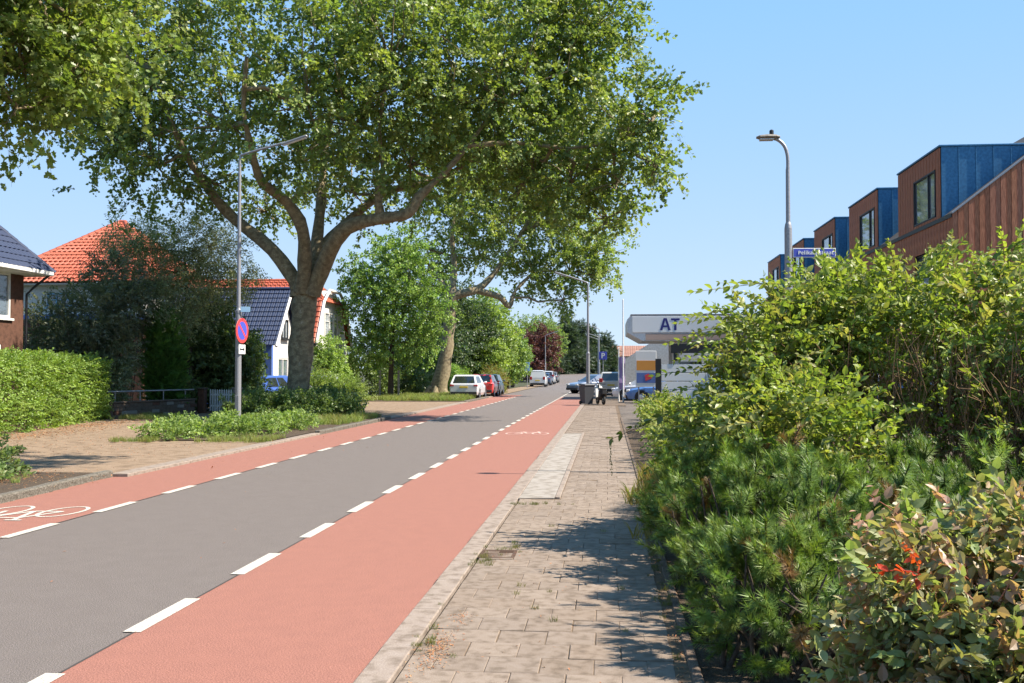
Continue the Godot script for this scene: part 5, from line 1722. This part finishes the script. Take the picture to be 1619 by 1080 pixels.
	for k in 10:
		mb = MB.new()
		mb.prism(PackedVector2Array([Vector2(-0.03, 0.02), Vector2(0.03, 0.02), Vector2(0.03, 0.84), Vector2(0.0, 0.90), Vector2(-0.03, 0.84)]), 0.02, Transform3D(Basis.IDENTITY, Vector3(-0.5 + 0.118 * k, 0, 0)))
		part("picket", mb, M.white, g)
	for y in [0.2, 0.65]:
		mb = MB.new()
		mb.span(Vector3(-0.54, y, -0.03), Vector3(0.60, y + 0.07, -0.002), 0.005)
		part("cross_rail", mb, M.white, g)
	# iron fence before the gabled house, plank fence farther on
	var f := thing("iron_fence", "dark spiked iron fence before the white gable", "fence", "", Vector3(-15.4, 0.05, -52.0))
	for k in 18:
		mb = MB.new()
		mb.tube([Vector3(0.02 * k, 0, -0.22 * k), Vector3(0.02 * k, 1.25, -0.22 * k), Vector3(0.02 * k, 1.38, -0.22 * k)], [0.022, 0.022, 0.003], 6)
		part("bar", mb, M.dark_metal, f)
	for y in [0.25, 1.1]:
		mb = MB.new()
		mb.tube([Vector3(0, y, 0.05), Vector3(0.34, y, -3.8)], [0.02], 6)
		part("rail", mb, M.dark_metal, f)
	f = thing("plank_fence", "weathered grey plank fence beside the trees past the parked cars", "fence", "", Vector3(-10.3, 0.03, -92.0))
	for k in 20:
		mb = MB.new()
		mb.span(Vector3(-0.012, 0, -0.15 * k - 0.07), Vector3(0.012, 1.35 + 0.02 * sin(k * 2.3), -0.15 * k + 0.07), 0.006)
		part("plank", mb, M.weathered, f)
	for y in [0.4, 1.1]:
		mb = MB.new()
		mb.span(Vector3(-0.06, y, -2.95), Vector3(-0.013, y + 0.08, 0.08), 0.004)
		part("rail", mb, M.weathered, f)

# ---------------------------------------------------------------- shrubs beside the pavement
func build_right_shrubs() -> void:
	var leafy := [spray(150, 20, 0.42, 0.082, 0.046, false, true, 0.35, 0.0035), spray(151, 18, 0.38, 0.075, 0.044, false, true, 0.6, 0.0035), spray(152, 16, 0.34, 0.078, 0.046, false, false, 0.4, 0.0035)]
	var cols := [Color(0.222, 0.306, 0.059), Color(0.312, 0.372, 0.081), Color(0.160, 0.232, 0.053), Color(0.365, 0.356, 0.123), Color(0.268, 0.331, 0.074)]
	var lobes := [[1.75, 1.95, -9.8, 0.55], [2.25, 2.05, -10.2, 0.62], [2.95, 2.03, -10.0, 0.72], [3.7, 2.00, -9.7, 0.75], [4.45, 1.90, -9.2, 0.78], [1.35, 1.10, -9.7, 0.60], [1.05, 0.88, -10.8, 0.50], [2.1, 1.13, -9.9, 0.75], [2.9, 1.08, -9.5, 0.75], [3.7, 1.03, -9.2, 0.75], [4.5, 1.03, -8.8, 0.8], [2.6, 2.30, -10.9, 0.45], [3.4, 2.35, -10.6, 0.45], [4.2, 2.30, -10.2, 0.5], [5.2, 2.00, -9.0, 0.8], [1.45, 1.33, -8.3, 0.42], [1.75, 1.08, -8.4, 0.5]]
	lobes.append_array([[1.40, 1.70, -9.6, 0.40], [1.75, 2.10, -10.0, 0.42], [1.15, 1.30, -9.5, 0.38], [2.2, 2.2, -10.4, 0.45]])
	var t := thing("leafy_shrub", "tall leafy shrub with arching shoots and brown stems in front of the terrace", "shrub")
	var mb := MB.new()
	for s in 420:      # many bare brown canes fanning out from a few stools
		var foot: Vector3 = [Vector3(3.2, 0.02, -9.4), Vector3(2.0, 0.02, -9.8), Vector3(4.3, 0.02, -9.0), Vector3(2.6, 0.02, -9.6), Vector3(3.7, 0.02, -9.2)][rng.randi() % 5]
		foot += Vector3(rng.randfn(), 0, rng.randfn()) * 0.13
		var l: Array = lobes[rng.randi() % lobes.size()]
		var top: Vector3 = V(l) + Vector3(rng.randfn(), rng.randf() * 0.8, rng.randfn()) * l[3] * 0.55
		if Vector2(top.x - foot.x, top.z - foot.z).length() > 1.1:
			top = foot + Vector3(rng.randfn() * 0.3, 1.75 + rng.randf() * 0.3, rng.randfn() * 0.3)
		var cane := wander(foot, top, 5, 0.07)
		mb.tube(cane, taper(rng.randf_range(0.005, 0.012), 0.003, 6), 5, false)
		for q in 3:      # side twigs
			var o: Vector3 = cane[2 + rng.randi() % 3]
			mb.tube(wander(o, o + Vector3(rng.randfn(), 0.5 + rng.randf(), rng.randfn()).normalized() * rng.randf_range(0.2, 0.5), 3, 0.03), [0.0035, 0.003, 0.0025, 0.002], 3, false)
	stuff(part("stems", mb, M.stem, t))
	var inner := []
	for l in lobes.duplicate():
		if l[1] < 1.3 and l[0] > 2.0 and l[2] < -9.0:
			inner.append(l)
			lobes.erase(l)
	leafage("foliage", leafy, M.leaf, inner, 34, [0.45, 0.8], cols, t, {"gap": 0.1, "grain": 1.6, "shell": 0.5, "up": 0.35, "floor": 0.05})
	leafage("foliage", leafy, M.leaf, lobes, 52, [0.65, 1.05], cols, t, {"gap": 0.16, "grain": 1.6, "shell": 0.33, "out": 0.8, "up": 0.35, "floor": 0.05})
	# long arching shoots
	var long_ := [spray(155, 30, 1.0, 0.080, 0.046, false, true, 0.30, 0.004, 0.2), spray(156, 26, 0.9, 0.075, 0.042, false, true, 0.55, 0.004, 0.2)]
	var where := [[], []]
	var tints := [[], []]
	var shoots := [[2.15, 2.56, -10.2, -1.0, 0.10, 0.0, 1.3], [1.85, 2.46, -10.0, -1.0, 0.42, 0.1, 0.85], [2.0, 2.36, -9.8, -1.0, 0.04, 0.1, 1.2], [1.6, 2.20, -9.8, -1.0, 0.10, 0.0, 0.85], [3.4, 2.65, -9.8, 0.9, 0.62, 0.1, 1.15], [2.9, 2.60, -10.0, 0.5, 0.9, 0.0, 0.6], [1.3, 1.75, -9.6, -1.0, 0.05, 0.2, 0.9], [1.15, 1.55, -10.2, -1.0, 0.15, 0.3, 0.8], [3.8, 2.60, -9.9, 0.3, 1.0, 0.1, 0.42], [4.5, 2.55, -9.6, 0.6, 0.7, 0.1, 0.45], [2.5, 2.55, -10.4, -0.4, 0.8, 0.1, 0.5], [1.35, 1.80, -8.3, -0.9, 0.4, 0.1, 0.5], [1.2, 1.60, -8.5, -1.0, 0.2, 0.3, 0.5], [3.2, 2.60, -10.2, -0.1, 1.0, 0.1, 0.4], [1.32, 1.76, -10.08, -1.0, 0.20, 0.11, 0.47], [1.21, 2.01, -10.24, -1.0, 0.02, 0.30, 0.61], [1.62, 1.70, -9.71, -1.0, -0.02, 0.12, 0.75], [1.46, 1.93, -9.66, -1.0, -0.07, 0.18, 0.66], [1.35, 1.33, -9.39, -1.0, 0.14, 0.16, 0.76], [1.56, 2.08, -10.05, -1.0, 0.30, 0.02, 0.78], [1.64, 1.38, -10.41, -1.0, 0.01, 0.28, 0.60], [1.51, 1.56, -9.89, -1.0, 0.09, -0.02, 0.65], [1.49, 2.07, -9.65, -1.0, 0.36, 0.23, 0.80], [1.54, 1.44, -9.40, -1.0, 0.38, 0.25, 0.65], [1.56, 1.48, -9.44, -1.0, 0.19, -0.06, 0.47], [1.63, 2.14, -10.48, -1.0, 0.30, 0.01, 0.50], [1.5, 2.2, -9.7, -1.0, 0.1, 0.05, 0.85], [1.4, 2.05, -9.5, -1.0, 0.2, -0.1, 0.8], [1.45, 2.1, -10.1, -1.0, 0.0, 0.2, 0.9], [1.3, 1.9, -9.6, -1.0, 0.12, 0.1, 0.75], [1.35, 1.75, -9.3, -1.0, 0.25, 0.0, 0.7]]
	for k in shoots.size():
		var s: Array = shoots[k]
		where[k % 2].append(Transform3D(aim(Vector3(s[3], s[4], s[5]), 0.0, s[6]), V(s)))
		tints[k % 2].append(pick(cols))
	# the one that hangs low over the paving
	where[1].append(Transform3D(aim(Vector3(-1.0, -0.02, 0.08), 0.0, 1.35), Vector3(1.22, 1.42, -9.65)))
	tints[1].append(Color(0.142, 0.183, 0.048))
	where[0].append(Transform3D(aim(Vector3(-0.15, -1.0, 0.0), 0.0, 0.36), Vector3(0.04, 1.10, -9.56)))
	tints[0].append(Color(0.125, 0.165, 0.048))
	for k in 2:
		copies_of("shoots", long_[k], M.leaf, where[k], tints[k], t)
	# dwarf pine
	t = thing("dwarf_pine", "dense dwarf mountain pine bush with upright candles beside the pavement", "shrub")
	var pine := [pine_shoot(160), pine_shoot(161), pine_shoot(162)]
	lobes = [[0.95, 0.45, -6.5, 0.50], [1.35, 0.55, -6.6, 0.55], [0.85, 0.55, -7.4, 0.50], [1.3, 0.66, -7.5, 0.55], [0.80, 0.55, -8.3, 0.48], [1.25, 0.62, -8.3, 0.5], [1.8, 0.6, -7.4, 0.55], [1.75, 0.5, -6.6, 0.5], [2.3, 0.62, -7.6, 0.5], [0.82, 0.5, -9.1, 0.45], [2.7, 0.6, -7.4, 0.5], [2.2, 0.45, -6.8, 0.5], [0.85, 0.4, -5.9, 0.38], [3.2, 0.6, -7.2, 0.5], [1.2, 0.4, -5.7, 0.42]]
	mb = MB.new()
	for l in lobes:
		for k in 14:
			var foot := Vector3(l[0] + rng.randfn() * 0.12, 0.0, l[2] + rng.randfn() * 0.12)
			var d := Vector3(rng.randfn(), absf(rng.randfn()) * 0.7 + 0.2, rng.randfn()).normalized()
			mb.tube(wander(foot, V(l) + d * l[3] * 0.85, 4, 0.04), taper(0.018, 0.005, 5), 5, false)
	stuff(part("branches", mb, M.bark_dark, t))
	where = [[], [], []]
	tints = [[], [], []]
	for l in lobes:
		for i in 58:      # each bough ends in a fan of shoots
			var d := Vector3(rng.randfn(), rng.randfn() * 0.9 + 0.3, rng.randfn()).normalized()
			var q := pow(rng.randf(), 0.22)
			var bump := 1.0 + 0.25 * noise.get_noise_3dv((V(l) + d * l[3]) * 260.0)
			var p: Vector3 = V(l) + d * l[3] * q * bump
			if p.y < 0.08 or p.x < 0.34:
				continue
			var main := (d * 0.9 + Vector3(rng.randfn() * 0.3, 0.6, rng.randfn() * 0.3)).normalized()
			var tone := pick([Color(0.186, 0.285, 0.060), Color(0.243, 0.331, 0.068), Color(0.121, 0.199, 0.047)])
			if rng.randf() < 0.05:
				tone = Color(0.250, 0.150, 0.062)
			for s in 6:
				var dir := (main + Vector3(rng.randfn(), rng.randfn(), rng.randfn()) * (0.42 if s else 0.1)).normalized()
				var k := rng.randi() % 3
				var bb := aim(dir, 0.0, rng.randf_range(0.5, 1.2) * (1.3 if s == 0 else 1.0)) * Basis(Vector3.RIGHT, PI / 2)
				where[k].append(Transform3D(bb * Basis(Vector3.UP, rng.randf() * TAU), p - main * 0.04))
				tints[k].append(tone * rng.randf_range(0.85, 1.15))
	for k in 3:
		copies_of("needles", pine[k], M.needle, where[k], tints[k], t)
	# close shrub with pale pink tinged leaves
	t = thing("pink_leaved_shrub", "low shrub with pale green and pink tinged leaves in front of the dwarf pine", "shrub")
	var tinged := [spray(170, 16, 0.17, 0.042, 0.027, false, true, 0.3, 0.0025, 0.3), spray(171, 15, 0.16, 0.046, 0.028, false, false, 0.5, 0.0025, 0.3)]
	lobes = [[1.12, 0.86, -3.35, 0.30], [0.98, 0.72, -3.15, 0.26], [1.45, 0.90, -3.3, 0.36], [1.30, 0.66, -3.0, 0.36], [1.05, 0.42, -3.2, 0.30], [1.5, 0.4, -3.1, 0.4], [1.8, 0.8, -3.2, 0.4], [0.95, 0.25, -3.3, 0.25], [1.2, 0.95, -3.6, 0.25]]
	mb = MB.new()
	for l in lobes:
		for k in 9:
			var foot := Vector3(l[0] + rng.randfn() * 0.06, 0.0, l[2] - 0.1 + rng.randfn() * 0.06)
			mb.tube(wander(foot, V(l) + Vector3(rng.randfn(), rng.randf(), rng.randfn()) * l[3] * 0.6, 4, 0.025), taper(0.006, 0.0025, 5), 5, false)
	stuff(part("stems", mb, M.stem, t))
	leafage("foliage", tinged, M.leaf, lobes, 420, [0.75, 1.2], [Color(0.30, 0.35, 0.15), Color(0.36, 0.37, 0.20), Color(0.22, 0.29, 0.10), Color(0.50, 0.30, 0.21), Color(0.46, 0.33, 0.20)], t, {"gap": 0.05, "grain": 3.0, "shell": 0.3, "out": 0.7, "up": 0.5, "floor": 0.04})
	where = [[Transform3D(aim(Vector3(0.1, 1.0, 0.1), 0.3, 1.1), Vector3(1.28, 1.1, -3.45)), Transform3D(aim(Vector3(-0.4, 0.9, 0.2), 0.1, 1.0), Vector3(1.1, 1.05, -3.4))], []]
	copies_of("shoots", tinged[0], M.leaf, where[0], [Color(0.268, 0.331, 0.116), Color(0.356, 0.365, 0.147)], t)
	copies_of("red_shoot", tinged[1], M.leaf, [Transform3D(aim(Vector3(-1.0, 0.22, 0.1), 0.0, 0.85), Vector3(0.91, 1.11, -3.10)), Transform3D(aim(Vector3(-0.4, 0.8, 0.2), 0.0, 0.5), Vector3(0.91, 1.13, -3.10))], [Color(0.62, 0.075, 0.03), Color(0.60, 0.10, 0.03)], t)
	# lower growth along the pavement towards the fuel station
	var low := []
	for k in 11:
		var z := -12.2 - 2.3 * k
		low.append([1.45 + 0.25 * rng.randf() + 0.02 * k, 0.42 + 0.1 * rng.randf(), z, 0.62, 0.5 if k < 3 else 0.36, 1.2])
	shrub("low_hedge", "row of low mixed green shrubs running along the pavement to the price board", low, leafy, M.leaf, 24, [0.8, 1.2], cols, {"gap": 0.08, "grain": 1.4, "stem_r": 0.01, "bark": M.stem})
	var tuft: Array = M.tufts
	t = thing("yellow_grass_clump", "yellowish tufted plant at the pavement edge behind the dwarf pine", "plant")
	where = [[]]
	tints = [[]]
	for i in 130:
		var p := Vector3(0.66 + rng.randfn() * 0.12, 0.03 + 0.5 * rng.randf(), -11.8 + rng.randfn() * 0.7)
		where[0].append(Transform3D(Basis(Vector3.UP, rng.randf() * TAU) * Basis.from_scale(Vector3.ONE * rng.randf_range(0.7, 1.2)), p))
		tints[0].append(pick([Color(0.344, 0.329, 0.094), Color(0.268, 0.298, 0.074), Color(0.312, 0.235, 0.094)]))
	copies_of("blades", tuft[1], M.leaf, where[0], tints[0], t)

# ---------------------------------------------------------------- lamps, signs, bins
func build_furniture() -> void:
	var mb: MB
	lamp_post(Vector3(-11.79, 0, -31.49), 9.25, 3.65, 2.2, 0.0, "tall galvanised street lamp with straight arm carrying the no parking sign")
	lamp_post(Vector3(-1.0, 0.05, -52.5), 6.85, 2.6, 1.7, PI, "galvanised street lamp standing beside the dark wheeled bin")
	lamp_post(on(-8.3, 0.03, -138.0), 7.0, 2.6, 1.6, 0.0, "distant street lamp in front of the copper beech")
	lamp_post(on(-0.9, 0.02, -112.0), 7.0, 2.6, 1.6, PI, "distant street lamp past the silver car")
	lamp_post(on(-0.9, 0.02, -150.0), 7.0, 2.6, 1.6, PI, "far street lamp in front of the dark pines")
	lamp_post(on(0.2, 0.02, -185.0), 7.0, 2.6, 1.6, PI, "farthest street lamp on the rise under the pines")
	# swan-neck lamp in the shrubs with the street name
	var t := thing("swan_neck_lamp", "slim grey lamp post with curved neck rising out of the leafy shrub", "street lamp", "", Vector3(2.89, 0, -16.5))
	mb = MB.new()
	mb.lathe([[0.068, 0.0], [0.060, 4.0], [0.05, 4.06], [0.036, 4.1], [0.032, 4.95]], 16)
	part("pole", mb, M.galv, t)
	mb = MB.new()
	mb.tube(smooth_path([Vector3(0, 4.9, 0), Vector3(0, 5.15, 0), Vector3(-0.05, 5.33, 0), Vector3(-0.17, 5.44, 0), Vector3(-0.32, 5.46, 0)], 4), [0.031, 0.030, 0.028], 10)
	part("neck", mb, M.galv, t)
	mb = MB.new()
	var rg := []
	for s in [[-0.12, 0.05, 0.02], [-0.18, 0.10, 0.045], [-0.32, 0.12, 0.05], [-0.44, 0.09, 0.04], [-0.49, 0.04, 0.02]]:
		var ring := []
		for k in 10:
			var a := -TAU * k / 10
			ring.append(Vector3(s[0], 5.47 + s[2] * sin(a) * (0.6 if sin(a) < 0 else 1.0), s[1] * cos(a)))
		rg.append(ring)
	mb.loft(rg)
	var hd := part("lamp_head", mb, M.weathered, t)
	mb = MB.new()
	mb.lathe([[0.0, 0.0], [0.035, 0.0], [0.035, 0.07], [0.02, 0.085], [0.0, 0.085]], 12, Transform3D(Basis.IDENTITY, Vector3(-0.25, 5.51, 0)))
	part("light_sensor", mb, M.dark_metal, hd)
	mb = MB.new()
	mb.span(Vector3(-0.44, 5.425, -0.07), Vector3(-0.22, 5.445, 0.07), 0.005)
	part("lens", mb, M.lamp_clear, hd)
	t = thing("street_name_sign", "blue street name sign with white border on the swan neck lamp", "sign", "", Vector3(2.955, 3.60, -16.46), deg_to_rad(5.0))
	mb = MB.new()
	mb.span(Vector3(0, -0.075, -0.01), Vector3(0.68, 0.075, 0.004), 0.003)
	part("border", mb, M.sign_white, t)
	mb = MB.new()
	mb.span(Vector3(0.012, -0.063, 0.0041), Vector3(0.668, 0.063, 0.007))
	part("plate", mb, M.sign_blue, t)
	words_on("Pelikaanstraat", 0.085, M.sign_white, t, Vector3(0.36, 0.0, 0.010), Basis.IDENTITY, 0.56)
	# signs on the tall lamp
	var nrm := Vector3(0.99, 0, 0.14).normalized()
	var face := Basis(Vector3.UP.cross(nrm), Vector3.UP, nrm)
	t = thing("no_parking_sign", "round blue no parking sign with red ring and bar on the tall lamp", "sign", "", Vector3(-11.79, 3.02, -31.49) + nrm * 0.13)
	var disc := Transform3D(face * Basis(Vector3.RIGHT, PI / 2), Vector3.ZERO)
	mb = MB.new()
	mb.lathe([[0.0, -0.012], [0.40, -0.012], [0.405, 0.0], [0.40, 0.004], [0.0, 0.004]], 36, disc)
	part("red_ring", mb, M.sign_red, t)
	mb = MB.new()
	mb.lathe([[0.295, 0.0045], [0.295, 0.007], [0.0, 0.007]], 36, disc)
	part("blue_field", mb, M.sign_blue, t)
	mb = MB.new()
	mb.box(face * Vector3(0, 0, 0.009), Vector3(0.58, 0.07, 0.003), face * Basis(Vector3.BACK, -PI / 4))
	part("bar", mb, M.sign_red, t)
	t = thing("arrow_plate", "small white plate with a dark double arrow below the no parking sign", "sign", "", Vector3(-11.79, 2.42, -31.49) + nrm * 0.13)
	mb = MB.new()
	mb.box(Vector3.ZERO, Vector3(0.42, 0.30, 0.012), face, 0.004)
	part("plate", mb, M.sign_white, t)
	mb = MB.new()
	mb.prism(PackedVector2Array([Vector2(-0.16, 0), Vector2(-0.07, 0.07), Vector2(-0.07, 0.022), Vector2(0.07, 0.022), Vector2(0.07, 0.07), Vector2(0.16, 0), Vector2(0.07, -0.07), Vector2(0.07, -0.022), Vector2(-0.07, -0.022), Vector2(-0.07, -0.07)]), 0.003, Transform3D(face, face * Vector3(0, 0, 0.0065)))
	part("double_arrow", mb, M.dark_metal, t)
	t = thing("pale_name_sign", "short pale blue sign plate near the step of the tall lamp", "sign", "", Vector3(-11.68, 3.70, -31.44))
	mb = MB.new()
	mb.box(Vector3(0.13, 0, 0.0), Vector3(0.30, 0.17, 0.012), Basis(Vector3.UP, 0.25), 0.004)
	part("plate", mb, M.sign_pale, t)
	# blue parking sign
	t = thing("parking_sign", "square blue parking sign on a thin post past the silver car", "sign", "", Vector3(-0.35, 0.02, -80.0))
	mb = MB.new()
	mb.lathe([[0.03, 0.0], [0.03, 3.3], [0.0, 3.31]], 8)
	part("post", mb, M.galv, t)
	mb = MB.new()
	mb.box(Vector3(0, 2.95, 0.045), Vector3(0.62, 0.62, 0.02), Basis.IDENTITY, 0.006)
	part("plate", mb, M.sign_blue, t)
	words_on("P", 0.42, M.sign_white, t, Vector3(0, 2.95, 0.060), Basis.IDENTITY)
	t = thing("blue_road_sign", "tall narrow pale blue road sign on a post near the white van", "sign", "", Vector3(-8.15, 0.03, -103.0))
	mb = MB.new()
	mb.lathe([[0.035, 0.0], [0.035, 2.6], [0.0, 2.61]], 8)
	part("post", mb, M.galv, t)
	mb = MB.new()
	mb.box(Vector3(0, 2.2, 0.05), Vector3(0.5, 0.9, 0.02), Basis.IDENTITY, 0.006)
	part("plate", mb, M.sign_pale, t)
	# wheeled bin
	t = thing("wheeled_bin", "dark grey wheeled rubbish bin standing against the street lamp", "bin", "", Vector3(-1.05, 0.055, -51.2), 0.5)
	mb = MB.new()
	var rings := []
	for s in [[0.04, 0.21, 0.24], [0.5, 0.25, 0.29], [0.95, 0.28, 0.34]]:
		rings.append([Vector3(s[1], s[0], s[2]), Vector3(s[1], s[0], -s[2]), Vector3(-s[1], s[0], -s[2]), Vector3(-s[1], s[0], s[2])])
	mb.loft(rings)
	part("body", mb, M.bin, t)
	mb = MB.new()
	mb.box(Vector3(0, 1.0, 0.0), Vector3(0.62, 0.08, 0.74), Basis(Vector3.RIGHT, 0.06), 0.03)
	part("lid", mb, M.bin, t)
	mb = MB.new()
	mb.tube([Vector3(-0.25, 0.95, -0.42), Vector3(0.25, 0.95, -0.42)], [0.02], 8)
	part("handle", mb, M.black, t)
	for s in [-1.0, 1.0]:
		mb = MB.new()
		mb.lathe([[0.0, 0.0], [0.10, 0.0], [0.10, 0.05], [0.0, 0.05]], 14, Transform3D(Basis(Vector3.BACK, -PI / 2 * s), Vector3(s * 0.22, 0.10, -0.22)))
		part("wheel", mb, M.rubber, t)
	# parked scooter
	t = thing("parked_scooter", "black and white motor scooter parked beside the wheeled bin", "scooter", "", Vector3(-0.35, 0.055, -51.4), 0.25)
	for z in [-0.62, 0.62]:
		mb = MB.new()
		mb.lathe([[0.13, -0.05], [0.21, -0.055], [0.235, -0.03], [0.235, 0.03], [0.21, 0.055], [0.13, 0.05]], 18, Transform3D(Basis(Vector3.BACK, PI / 2), Vector3(0, 0.235, z)))
		var wl := part("wheel", mb, M.rubber, t)
		mb = MB.new()
		mb.lathe([[0.135, -0.03], [0.04, -0.05], [0.04, 0.05], [0.135, 0.03]], 12, Transform3D(Basis(Vector3.BACK, PI / 2), Vector3(0, 0.235, z)))
		part("rim", mb, M.chrome, wl)
	mb = MB.new()
	rings = []
	for s in [[0.85, 0.10, 0.55, 0.70], [0.6, 0.17, 0.40, 0.74], [0.2, 0.16, 0.34, 0.70], [0.05, 0.15, 0.22, 0.40], [-0.25, 0.15, 0.20, 0.30]]:
		rings.append([Vector3(s[1], s[2], s[0]), Vector3(-s[1], s[2], s[0]), Vector3(-s[1], s[3], s[0]), Vector3(s[1], s[3], s[0])])
	mb.loft(rings)
	part("body", mb, M.black, t)
	mb = MB.new()
	mb.box(Vector3(0, 0.62, -0.42), Vector3(0.40, 0.62, 0.10), Basis(Vector3.RIGHT, -0.25), 0.04)
	part("leg_shield", mb, M.white, t)
	mb = MB.new()
	mb.box(Vector3(0, 0.78, 0.42), Vector3(0.28, 0.10, 0.70), Basis.IDENTITY, 0.04)
	part("seat", mb, M.rubber, t)
	mb = MB.new()
	mb.tube([Vector3(-0.33, 1.02, -0.28), Vector3(-0.12, 1.04, -0.38), Vector3(0.12, 1.04, -0.38), Vector3(0.33, 1.02, -0.28)], [0.022], 8)
	mb.tube([Vector3(0, 1.03, -0.38), Vector3(0, 0.24, -0.62)], [0.03], 8)
	part("handlebar", mb, M.dark_metal, t)
	mb = MB.new()
	mb.box(Vector3(0, 0.95, -0.48), Vector3(0.16, 0.13, 0.10), Basis.IDENTITY, 0.03)
	part("headlight", mb, M.lamp_clear, t)
	# guard rail where the road bends away
	t = thing("guard_rail", "low brown wooden guard rail at the crest of the street", "fence", "", on(-3.0, 0.0, -214))
	for k in 9:
		mb = MB.new()
		mb.span(Vector3(-9.0 + 2.2 * k, 0, -0.1), Vector3(-8.8 + 2.2 * k, 1.1, 0.1))
		part("post", mb, M.stem, t)
	for y in [0.5, 0.95]:
		mb = MB.new()
		mb.span(Vector3(-9.2, y, 0.102), Vector3(9.0, y + 0.22, 0.16))
		part("rail", mb, M.stem, t)

# ---------------------------------------------------------------- cars
func build_cars() -> void:
	var g := "cars parked along the kerb"
	car(ESTATE, car_paint(0.62, 0.63, 0.65), Vector3(-8.75, 0.05, -63.6), 0.0, "white estate car parked in the bay beside the second plane tree", g)
	car(HATCH, car_paint(0.55, 0.03, 0.025), Vector3(-8.5, 0.05, -69.6), 0.0, "red hatchback parked ahead of the white estate car", g)
	car(HATCH, car_paint(0.03, 0.06, 0.075), Vector3(-8.65, 0.05, -74.9), 0.0, "dark teal hatchback parked ahead of the red one", g)
	car(VAN, car_paint(0.68, 0.69, 0.72), on(-7.8, 0.02, -115.2), 0.0, "white delivery van with plain rear doors parked first in the far row", g, "parked_van", "van")
	car(HATCH, car_paint(0.05, 0.09, 0.17), on(-7.7, 0.02, -124.5), 0.0, "dark blue hatchback parked ahead of the white van", g)
	car(MPV, car_paint(0.60, 0.61, 0.63), on(-7.6, 0.02, -131.0), 0.0, "white people carrier parked two ahead of the white van", g)
	car(ESTATE, car_paint(0.16, 0.18, 0.20), on(-7.4, 0.02, -139.0), 0.0, "grey estate parked last in the row beyond the white van", g)
	car(MPV, car_paint(0.50, 0.49, 0.47), Vector3(0.25, 0.03, -75.6), 0.0, "silver people carrier parked behind the wheeled bin", "cars on the station forecourt")
	car(ESTATE, car_paint(0.13, 0.17, 0.26), Vector3(-0.95, 0.02, -81.0), 2.2, "blue grey saloon standing crosswise behind the street lamp", "cars on the station forecourt")
	car(HATCH, car_paint(0.66, 0.66, 0.68), Vector3(2.3, 0.03, -59.4), 1.3, "white small car at the foot of the flag poles", "cars on the station forecourt")
	car(HATCH, car_paint(0.10, 0.22, 0.50), Vector3(3.0, 0.03, -54.6), 1.45, "bright blue small car in front of the advertising board", "cars on the station forecourt")
	car(HATCH, car_paint(0.045, 0.10, 0.36), Vector3(-15.6, 0.05, -46.6), -0.35, "blue car on the drive of the blue roofed house", "cars on garden drives")
	car(ESTATE, car_paint(0.33, 0.36, 0.42), Vector3(-15.5, 0.05, -54.4), 0.1, "light grey car before the white gable seen past the plane trunk", "cars on garden drives")

# ---------------------------------------------------------------- litter
func build_litter() -> void:
	var mb := MB.new()
	mb.colored = true
	mb.tint = Color(1, 1, 1)
	leaf_shape(mb, Transform3D.IDENTITY, 0.032, 0.012, 0.4, false, 0.3)
	var bit := mb.mesh()
	var t := thing("fallen_leaves", "dry orange brown leaf scraps along the kerb and bed edges", "leaf litter")
	t.set_meta("kind", "stuff")
	var where := []
	var tints := []
	# [x, z, spread x, spread z, count, y, size]
	for r in [[-1.02, -5.95, 0.05, 0.22, 420, 0.056, 0.55], [-0.98, -6.75, 0.05, 0.10, 90, 0.056, 0.5], [0.42, -6.0, 0.03, 0.9, 160, 0.056, 0.6], [0.42, -9.6, 0.03, 0.6, 90, 0.056, 0.6], [-0.9, -9.1, 0.12, 0.15, 60, 0.056, 0.5], [-16.0, -30.0, 0.45, 2.4, 1500, 0.055, 2.0], [-14.9, -25.0, 0.45, 2.5, 1300, 0.055, 1.9], [-12.5, -22, 2.4, 3.0, 900, 0.055, 1.6], [-10.5, -20.5, 1.6, 1.6, 160, 0.055, 1.0], [-8.9, -14.6, 0.5, 0.7, 700, 0.08, 1.0], [-9.2, -45, 1.0, 4.5, 300, 0.055, 1.3], [-0.3, -6.5, 0.5, 1.6, 46, 0.056, 0.6], [-0.2, -10, 0.5, 3, 40, 0.056, 0.7], [-4.5, -12, 1.8, 6, 26, 0.006, 0.9]]:
		for i in r[4]:
			var p := Vector3(r[0] + rng.randfn() * r[2], r[5] + 0.002, r[1] + rng.randfn() * r[3])
			where.append(Transform3D(Basis(Vector3.UP, rng.randf() * TAU) * Basis(Vector3.RIGHT, rng.randfn() * 0.25) * Basis.from_scale(Vector3.ONE * r[6] * rng.randf_range(0.6, 1.5)), p))
			tints.append(pick([Color(0.30, 0.11, 0.045), Color(0.38, 0.17, 0.07), Color(0.20, 0.10, 0.05), Color(0.30, 0.20, 0.10)]))
	copies_of("scraps", bit, M.litter, where, tints, t)
	# weeds in the joints
	t = thing("joint_weeds", "thin moss and weeds growing between paving tiles by the kerb", "weeds")
	t.set_meta("kind", "stuff")
	where = []
	tints = []
	for r in [[-1.12, -6.2, 0.03, 0.2, 10], [-1.1, -8.9, 0.06, 0.2, 16], [-0.9, -9.5, 0.06, 0.1, 8], [-0.85, -12.6, 0.2, 0.06, 16], [0.4, -8, 0.04, 2.5, 40], [-0.5, -8, 0.4, 2.5, 14]]:
		for i in r[4]:
			where.append(Transform3D(Basis(Vector3.UP, rng.randf() * TAU) * Basis.from_scale(Vector3.ONE * rng.randf_range(0.12, 0.26)), Vector3(r[0] + rng.randfn() * r[2], 0.05, r[1] + rng.randfn() * r[3])))
			tints.append(pick([Color(0.13, 0.16, 0.04), Color(0.20, 0.20, 0.06)]))
	var tuft: Array = M.tufts
	copies_of("tufts", tuft[1], M.leaf, where, tints, t)
